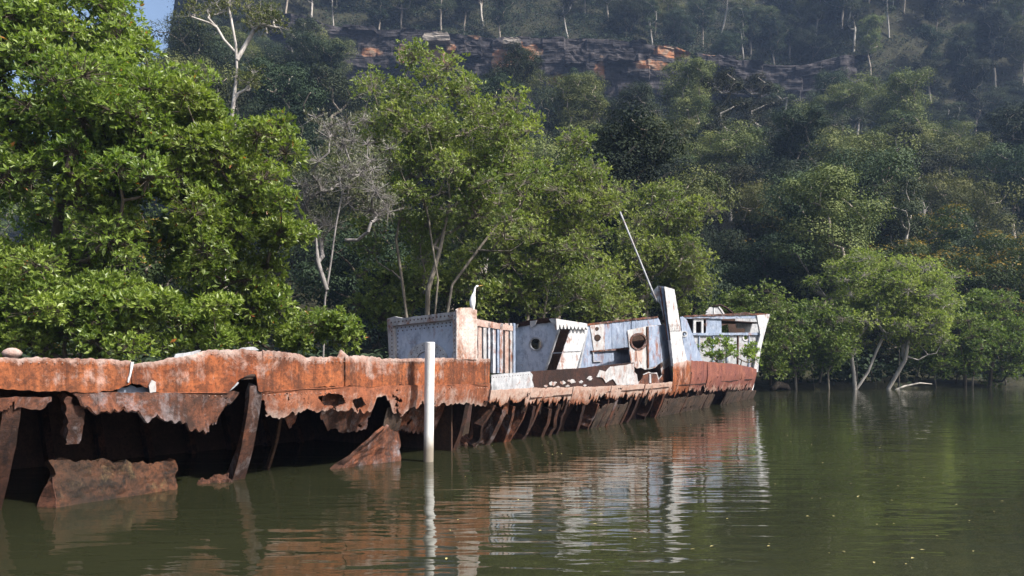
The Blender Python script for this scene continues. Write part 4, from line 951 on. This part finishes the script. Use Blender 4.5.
# right bank mangroves
b = ground(857, 51.2)
near_tree('mangrove_tree', 'broad domed mangrove with pale forked trunk at the river edge right of the bow', b,
          [stem_to(at(855, 391, 51), at(854, 375, 51), at(851, 355, 51), at(856, 340, 51), at(868, 325, 51.5)), stem_to(at(856, 390, 51), at(868, 372, 51), at(876, 352, 51.2), at(884, 335, 51.5)), stem_to(b + [2.5, 1.2, 0], at(905, 360, 52), at(910, 330, 52))],
          [lobe(855, 286, 52, 52, 34, 3), lobe(900, 296, 52, 55, 36, 3), lobe(880, 325, 51.5, 70, 28, 2.6), lobe(925, 320, 52.5, 38, 38, 2.4)],
          150, .95, 75, 6, .19, 'leaf_shore_light', 'bark_pale', 11, rbase=.14, flat=.65)
b = ground(815, 50.8)
near_tree('mangrove_tree', 'smaller mangrove just right of the bow with thin stems in the water', b,
          [stem_to(b, at(812, 370, 50.6), at(806, 350, 50.6)), stem_to(b + [.8, -.2, 0], at(828, 372, 50.4), at(838, 352, 50.4)), stem_to(b + [-1.2, 0, 0], at(795, 370, 50.6), at(790, 352, 50.6))],
          [lobe(808, 332, 50.6, 44, 30, 2.2), lobe(836, 345, 50.4, 22, 25, 1.6), lobe(783, 340, 51, 30, 36, 2)],
          80, .9, 75, 6, .19, 'leaf_shore', 'bark_grey', 12, rbase=.09, flat=.65)
b = ground(965, 55.5)
near_tree('mangrove_tree', 'dark green mangrove at the river edge near the right border', b,
          [stem_to(b, at(965, 365, 55), at(960, 345, 55)), stem_to(b + [2, .5, 0], at(992, 365, 55.5), at(998, 345, 55.5))],
          [lobe(962, 345, 55, 34, 36, 2.4), lobe(1000, 345, 56, 38, 34, 2.4), lobe(985, 320, 56.5, 40, 30, 2.2), lobe(940, 355, 55, 26, 28, 2)],
          90, 1.0, 75, 6, .2, 'leaf_shore', 'bark_dark', 13, rbase=.12, flat=.65)
b = ground(735, 47.5)
near_tree('mangrove_tree', 'dark mangrove crowded behind the bow forecastle', b, [stem_to(b, b + [0, 0, 2], b + [.3, 0, 3.5])],
          [lobe(740, 325, 48, 42, 38, 2.2), lobe(775, 345, 49, 25, 30, 1.8)], 60, .95, 70, 6, .19, 'leaf_shore', 'bark_dark', 14, rbase=.1)
# saplings rooted in the bow
bs = wp.pt(716, 371, 1.0)
near_tree('sapling', 'light green leafy sapling growing inside the bow plating', bs,
          [stem_to(bs, bs + [0, 0, .5]), stem_to(bs + [1.2, .4, 0], bs + [1.3, .4, .5])],
          [(wp.pt(714, 350, 1.0), (.95, .5, .55)), (wp.pt(742, 352, .9), (.9, .4, .5)), (wp.pt(757, 350, .9), (.4, .3, .35))],
          26, .26, 16, 5, .17, 'leaf_mangrove', 'bark_dark', 15, rbase=.03, cat='sapling', rmin=.008)

# --- forest on the slope: a few kinds of gum, copied one by one
def forest_proto(seed, H, crown_r, nclump, crad, nper, leaf, bark, style, L=.21):
    rng = np.random.default_rng(seed); z0 = np.zeros(3)
    top = np.array([rng.normal(0, .6), rng.normal(0, .6), H * .62])
    stems = [[z0, top * .3 + rng.normal(0, .15, 3), top * .65 + rng.normal(0, .25, 3), top]]
    if style == 'umbrella':
        lob = [(np.array([rng.uniform(-.45, .45) * crown_r, rng.uniform(-.45, .45) * crown_r, H * rng.uniform(.66, .9)]), np.array([crown_r * .55, crown_r * .55, H * .07])) for _ in range(5)]
        lob.append((np.array([0, 0, H * .5]), np.array([crown_r * .6, crown_r * .6, H * .12])))
    elif style == 'tall':
        lob = [(np.array([rng.uniform(-.3, .3) * crown_r, rng.uniform(-.3, .3) * crown_r, H * z]), np.array([crown_r * .6, crown_r * .6, H * .10])) for z in (.5, .64, .78, .92)]
    else:
        lob = [(np.array([0, 0, H * .6]), np.array([crown_r, crown_r, H * .32])), (np.array([crown_r * .3, 0, H * .75]), np.array([crown_r * .6, crown_r * .6, H * .2])), (np.array([-crown_r * .2, crown_r*.2, H * .35]), np.array([crown_r * .8, crown_r * .8, H * .22]))]
    cl = clump_centres(rng, lob, nclump, .35, crad * .8)
    pos, par, r, ch = skeleton(rng, stems, cl, 1.0, .16, .24, .035)
    V, f, t, tip = foliage_sprays(rng, cl, crad * rng.uniform(.65, 1.35, len(cl)), nper, L, .55, .6, .1)
    tm = wood_mesh(pos, par, r, ch, 6, M[bark])
    cm = mesh_np('crown', V, f, M[leaf], False, {'tone': ('FACE', t), 'tip': ('FACE', tip)})
    return tm, cm
PROTO = {
    'umbrella gum': [forest_proto(101, 14, 5.6, 56, 1.5, 520, 'leaf_gum', 'bark_gum', 'umbrella'), forest_proto(102, 13, 5.2, 50, 1.5, 520, 'leaf_gum', 'bark_gum', 'umbrella'), forest_proto(112, 14, 6.0, 50, 1.6, 520, 'leaf_gum_light', 'bark_gum', 'umbrella')],
    'tall gum': [forest_proto(103, 16, 4.2, 52, 1.4, 520, 'leaf_gum_dark', 'bark_gum', 'tall'), forest_proto(104, 15, 4.4, 46, 1.45, 520, 'leaf_gum_light', 'bark_gum', 'tall')],
    'round dark tree': [forest_proto(105, 10.5, 4.6, 60, 1.45, 520, 'leaf_gum_dark', 'bark_dark', 'round'), forest_proto(106, 9.5, 4.2, 54, 1.4, 520, 'leaf_gum_dark', 'bark_dark', 'round')],
    'yellow-tipped tree': [forest_proto(107, 10.5, 5.0, 62, 1.4, 520, 'leaf_tip', 'bark_grey', 'round')],
    'sparse gum': [forest_proto(108, 15, 4.8, 30, 1.15, 380, 'leaf_gum', 'bark_pale', 'umbrella'), forest_proto(109, 16, 3.8, 26, 1.1, 380, 'leaf_gum', 'bark_pale', 'tall')],
}
NAME = {'umbrella gum': 'gum_tree', 'tall gum': 'gum_tree', 'round dark tree': 'forest_tree', 'yellow-tipped tree': 'flowering_tree', 'sparse gum': 'gum_tree'}
def plant(kind, X, Y, s, rz, label, group, vi=None, rg=None):
    tm, cm = PROTO[kind][(vi if vi is not None else 0) % len(PROTO[kind])]
    z = float(hill_z(np.array([X]), np.array([Y]))[0]) - .25
    r = empty(NAME[kind], (X, Y, z)); r.rotation_euler.z = rz; r.scale = (s, s, s * (1 if rg is None else rg))
    link('trunk', tm, r); link('crown', cm, r)
    setp(r, label, 'tree', group); return r
rng = np.random.default_rng(77)
COLS = [(110, 'at the far left'), (215, 'beside the patch of sky'), (300, 'over the left mangroves'), (390, 'over the sparse grey tree'), (480, 'over the egret'), (560, 'over the porthole bulkhead'), (625, 'over the cabin wall'),
        (690, 'over the leaning rod'), (745, 'over the forecastle'), (800, 'just right of the bow'), (850, 'over the smaller shore mangrove'), (905, 'over the domed mangrove'), (960, 'right of the domed mangrove'), (2000, 'at the right border')]
def zone(px, Y):
    col = next(t for x, t in COLS if px < x)
    lvl = 'behind the shore, ' if Y < 72 else 'low on the slope, ' if Y < 100 else 'midway up the slope, ' if Y < 130 else 'high on the slope, ' if Y < 160 else 'close under the cliff, ' if Y < 193 else 'on the ridge top, ' 
    return lvl + col, 'trees ' + lvl + col
ADJ = {'umbrella gum': 'flat-crowned gum', 'tall gum': 'tall narrow gum', 'round dark tree': 'dark rounded tree', 'yellow-tipped tree': 'yellow-tipped tree', 'sparse gum': 'sparse pale-limbed gum'}
# named individuals first
placed = []
def special(kind, px, Y, s, label, vi=0, rz=0.4):
    X = (px - 512) / F * Y; placed.append((X, Y, 3.2 * s)); plant(kind, X, Y, s, rz, label, None, vi)
b = ground(222, 48)
near_tree('gum_tree', 'gum with bright white forked trunk standing behind the left mangroves', b,
          [stem_to(b, at(226, 200, 48), at(229, 140, 48), at(234, 100, 48), at(237, 70, 48), at(236, 45, 48), at(231, 18, 48), at(227, 2, 48)), stem_to(at(237, 60, 48), at(246, 44, 48.3), at(254, 30, 48.5), at(262, 24, 48.6)), stem_to(at(235, 52, 48), at(224, 40, 47.7), at(217, 28, 47.6), at(208, 18, 47.5))],
          [lobe(228, 0, 48, 26, 16, 1.5), lobe(205, 14, 47.5, 18, 14, 1.3), lobe(268, 22, 48.6, 20, 14, 1.3), lobe(246, 82, 48.4, 16, 9, 1.0)],
          26, .7, 40, 6, .2, 'leaf_gum_light', 'bark_white', 41, rbase=.13, shell=.3, bare=60, rmin=.03, W=.3)
placed.append((float(b[0]), 48.0, 3.0))
special('yellow-tipped tree', 118, 34, .8, 'tree with reddish-yellow tips left of the patch of sky', 0, 1.0)
special('umbrella gum', 268, 70, .95, 'hazy gum crown right of the white forked trunk', 0)
special('umbrella gum', 865, 96, 1.35, 'large spreading gum with visible forked limbs high above the right bank', 2, 1.1)
special('umbrella gum', 930, 112, 1.3, 'sunlit flat-topped gum near the upper right', 2, 2.0)
special('yellow-tipped tree', 895, 79, 1.25, 'yellow-tipped flowering tree right above the domed mangrove', 0, 0.3)
special('yellow-tipped tree', 1000, 69, 1.2, 'yellow-tipped flowering tree at the right border above the mangroves', 0, 2.2)
special('yellow-tipped tree', 785, 82, .95, 'smaller yellow-tipped tree above the smaller shore mangrove', 0, 4.0)
special('umbrella gum', 765, 84, .8, 'bright-crowned gum in the dark gap above the bow', 2, 0.8)
special('umbrella gum', 665, 105, .9, 'pale-crowned gum above the leaning rod', 2, 3.3)
kinds = ['umbrella gum', 'tall gum', 'round dark tree', 'sparse gum', 'yellow-tipped tree']
def scatter(y0, y1, n_try, mind, smin, smax, probs, cap, pxa=-15, pxb=1040):
    c = 0
    for _ in range(n_try):
        if c >= cap: break
        Y = rng.uniform(y0, y1); px = rng.uniform(pxa, pxb)
        if px < 190 and Y < 150: continue
        if 150 < px < 188: continue
        X = (px - 512) / F * Y
        if Y < shore_y(np.array([X]))[0] + 6: continue
        if (385 < px < 570 and 140 < Y < 199) or (630 < px < 800 and 152 < Y < 199): continue
        if 183 < Y < 199 and -58 < X < 84: continue
        if any((X-a)**2 + (Y-b_)**2 < (mind * .5 + r * .5 + .6) ** 2 for a, b_, r in placed): continue
        k = kinds[rng.choice(5, p=probs)]; s = rng.uniform(smin, smax); lb, gp = zone(px, Y)
        zt_ = float(hill_z(np.array([X]), np.array([Y]))[0]) + 14.5 * s
        if 340 < px < 815 and Y < 195 and HOR - F * (zt_ - CAM_H) / Y < 62 + 28 * abs(math.sin(px * .05)): continue      # keep the cliff face open
        placed.append((X, Y, mind)); c += 1
        plant(k, X, Y, s, rng.uniform(0, 6.28), ADJ[k] + ' ' + lb, 'forest trees ' + lb.replace(',', ''), int(rng.integers(0, 6)), rng.uniform(.9, 1.15))
    return c
N1 = scatter(50, 92, 1500, 6.2, .85, 1.2, [.27, .2, .40, .06, .07], 70)
N2 = scatter(92, 146, 2600, 8.2, 1.0, 1.35, [.34, .24, .28, .12, .02], 105)
N3 = scatter(146, 177, 1600, 8.2, .85, 1.15, [.34, .22, .22, .22, .0], 75)
N4 = scatter(199, 226, 4000, 5.4, .8, 1.1, [.3, .22, .2, .28, .0], 75)
N5 = scatter(170, 232, 6000, 5.6, .8, 1.1, [.38, .2, .32, .1, .0], 70, 790, 1050)
N6 = scatter(150, 215, 3000, 5.6, .8, 1.1, [.38, .2, .32, .1, .0], 24, 186, 345)
by = {}
for o in sc.objects:
    if o.parent is None and 'group' in o and str(o['group']).startswith('forest trees'): by.setdefault(o['label'], []).append(o)
ORD = ['first', 'second', 'third', 'fourth', 'fifth', 'sixth', 'seventh', 'eighth', 'ninth', 'tenth', 'eleventh', 'twelfth']
for lb, os_ in by.items():
    if len(os_) > 1:
        os_.sort(key=lambda o: o.location.x / o.location.y)
        for i, o in enumerate(os_): o['label'] = lb + ', ' + (ORD[min(i, 11)] + ' from left')

# undergrowth over the slope and the muddy bank
def undergrowth():
    rg = np.random.default_rng(5); n = 4200
    Y = 24 + 226 * rg.random(n) ** .8; px = rg.uniform(-30, 1054, n); X = (px - 512) / F * Y
    Y2 = rg.uniform(165, 270, 1900); p2 = np.where(rg.random(1900) < .72, rg.uniform(800, 1060, 1900), rg.uniform(170, 360, 1900))
    X = np.concatenate([X, (p2 - 512) / F * Y2]); Y = np.concatenate([Y, Y2])
    Y3 = rg.uniform(195, 245, 2600); p3 = rg.uniform(330, 860, 2600); X = np.concatenate([X, (p3 - 512) / F * Y3]); Y = np.concatenate([Y, Y3])
    ok = Y > shore_y(X) + 1.2; X, Y = X[ok], Y[ok]; Z = hill_z(X, Y)
    c = np.stack([X, Y, Z + .5], -1)
    V, f, t, tip = foliage_sprays(rg, c, rg.uniform(.7, 1.9, len(c)) * np.clip(Y / 60, .6, 1.2) * np.where(Y > 188, 1.35, 1), 40, .5, .55, .8)
    setp(link('undergrowth', mesh_np('undergrowth', V, f, M['leaf_gum_dark'], False, {'tone': ('FACE', t), 'tip': ('FACE', tip * 0)})), 'low dark scrub covering the slope and bank', 'undergrowth', kind='stuff')
undergrowth()

# driftwood and thin stems along the right bank
def log(pts, r, label, mat='bark_grey', group=None):
    o = link('driftwood_branch', tube_mesh('driftwood_branch', pts, r, 7, M[mat])); setp(o, label, 'branch', group)
log([at(772, 389, 50) * 1, at(778, 384.5, 50.3), at(786, 386, 50.6), at(790, 390, 50.8)], np.array([.16, .24, .2, .08]), 'mossy log lying at the waterline beside the bow', 'bark_dark')
log([at(893, 391, 52), at(905, 386, 52.3), at(920, 383, 52.8), at(932, 384, 53)], np.array([.07, .06, .05, .02]), 'pale bent branch in the water right of the domed mangrove', 'bark_pale')
rg = np.random.default_rng(9)
ORD2 = ORD + ['thirteenth', 'fourteenth']
for i in range(14):
    px = 766 + i * 18.5 + rg.uniform(-6, 6); X0 = (px - 512) / F * 53; Y0 = float(shore_y(np.array([X0]))[0]) + rg.uniform(-.2, 2.5); h = rg.uniform(1.6, 3.4)
    p = np.array([(px - 512) / F * Y0, Y0, -.2]); d = rg.normal(0, .3, 2)
    o = link('young_mangrove', tube_mesh('young_mangrove', [p, p + [d[0] * .3, d[1] * .3, h * .35], p + [d[0], d[1], h * .7], p + [d[0] * 1.8, d[1], h]], np.array([.07, .06, .045, .02]) * rg.uniform(.7, 1.2), 6, M['bark_grey' if i % 2 else 'bark_dark']))
    setp(o, 'thin mangrove stem in the shaded mud of the right bank, ' + ORD2[i] + ' from the bow', 'stem', 'thin mangrove stems along the right bank')
# drifting leaves on the water
rg = np.random.default_rng(21); n_ = 110
px = rg.uniform(440, 1020, n_); py = 400 + 165 * rg.random(n_) ** 1.3; Yd = CAM_H * F / (py - HOR)
c = np.stack([(px - 512) / F * Yd, Yd, np.full(n_, .012)], -1); a = rg.uniform(0, 6.28, n_)
V, f, t = leaves(c, np.stack([np.cos(a), np.sin(a), a * 0], -1), np.tile([[0., 0, 1]], (n_, 1)), rg.uniform(.02, .06, n_), rg.uniform(.015, .03, n_), rg.random(n_))
nb = NB('drift_leaf'); nb.noise(5); dl = nb.done((.42, .36, .16), .7)
setp(link('drifting_leaves', mesh_np('drifting_leaves', V, f, dl)), 'scattered yellowed leaves drifting on the green water', 'leaves', kind='stuff')

# ------------------------------------------------------------------ haze
hm = bpy.data.materials.new('haze'); hm.use_nodes = True; hn = hm.node_tree.nodes
for q in list(hn):
    if q.type == 'BSDF_PRINCIPLED': hn.remove(q)
pv = hn.new('ShaderNodeVolumePrincipled'); pv.inputs['Color'].default_value = (.45, .63, 1.0, 1); pv.inputs['Density'].default_value = .0003; pv.inputs['Anisotropy'].default_value = .1
hm.node_tree.links.new(pv.outputs[0], hn['Material Output'].inputs['Volume'])
V = [(x, y, z) for x in (-340, 340) for y in (-60, 610) for z in (-3.0, 200)]
fcs = [(0, 1, 3, 2), (4, 6, 7, 5), (0, 4, 5, 1), (2, 3, 7, 6), (0, 2, 6, 4), (1, 5, 7, 3)]
setp(link('haze', mesh_np('haze', V, fcs, hm)), 'thin blue haze hanging over the valley', 'haze', kind='stuff')
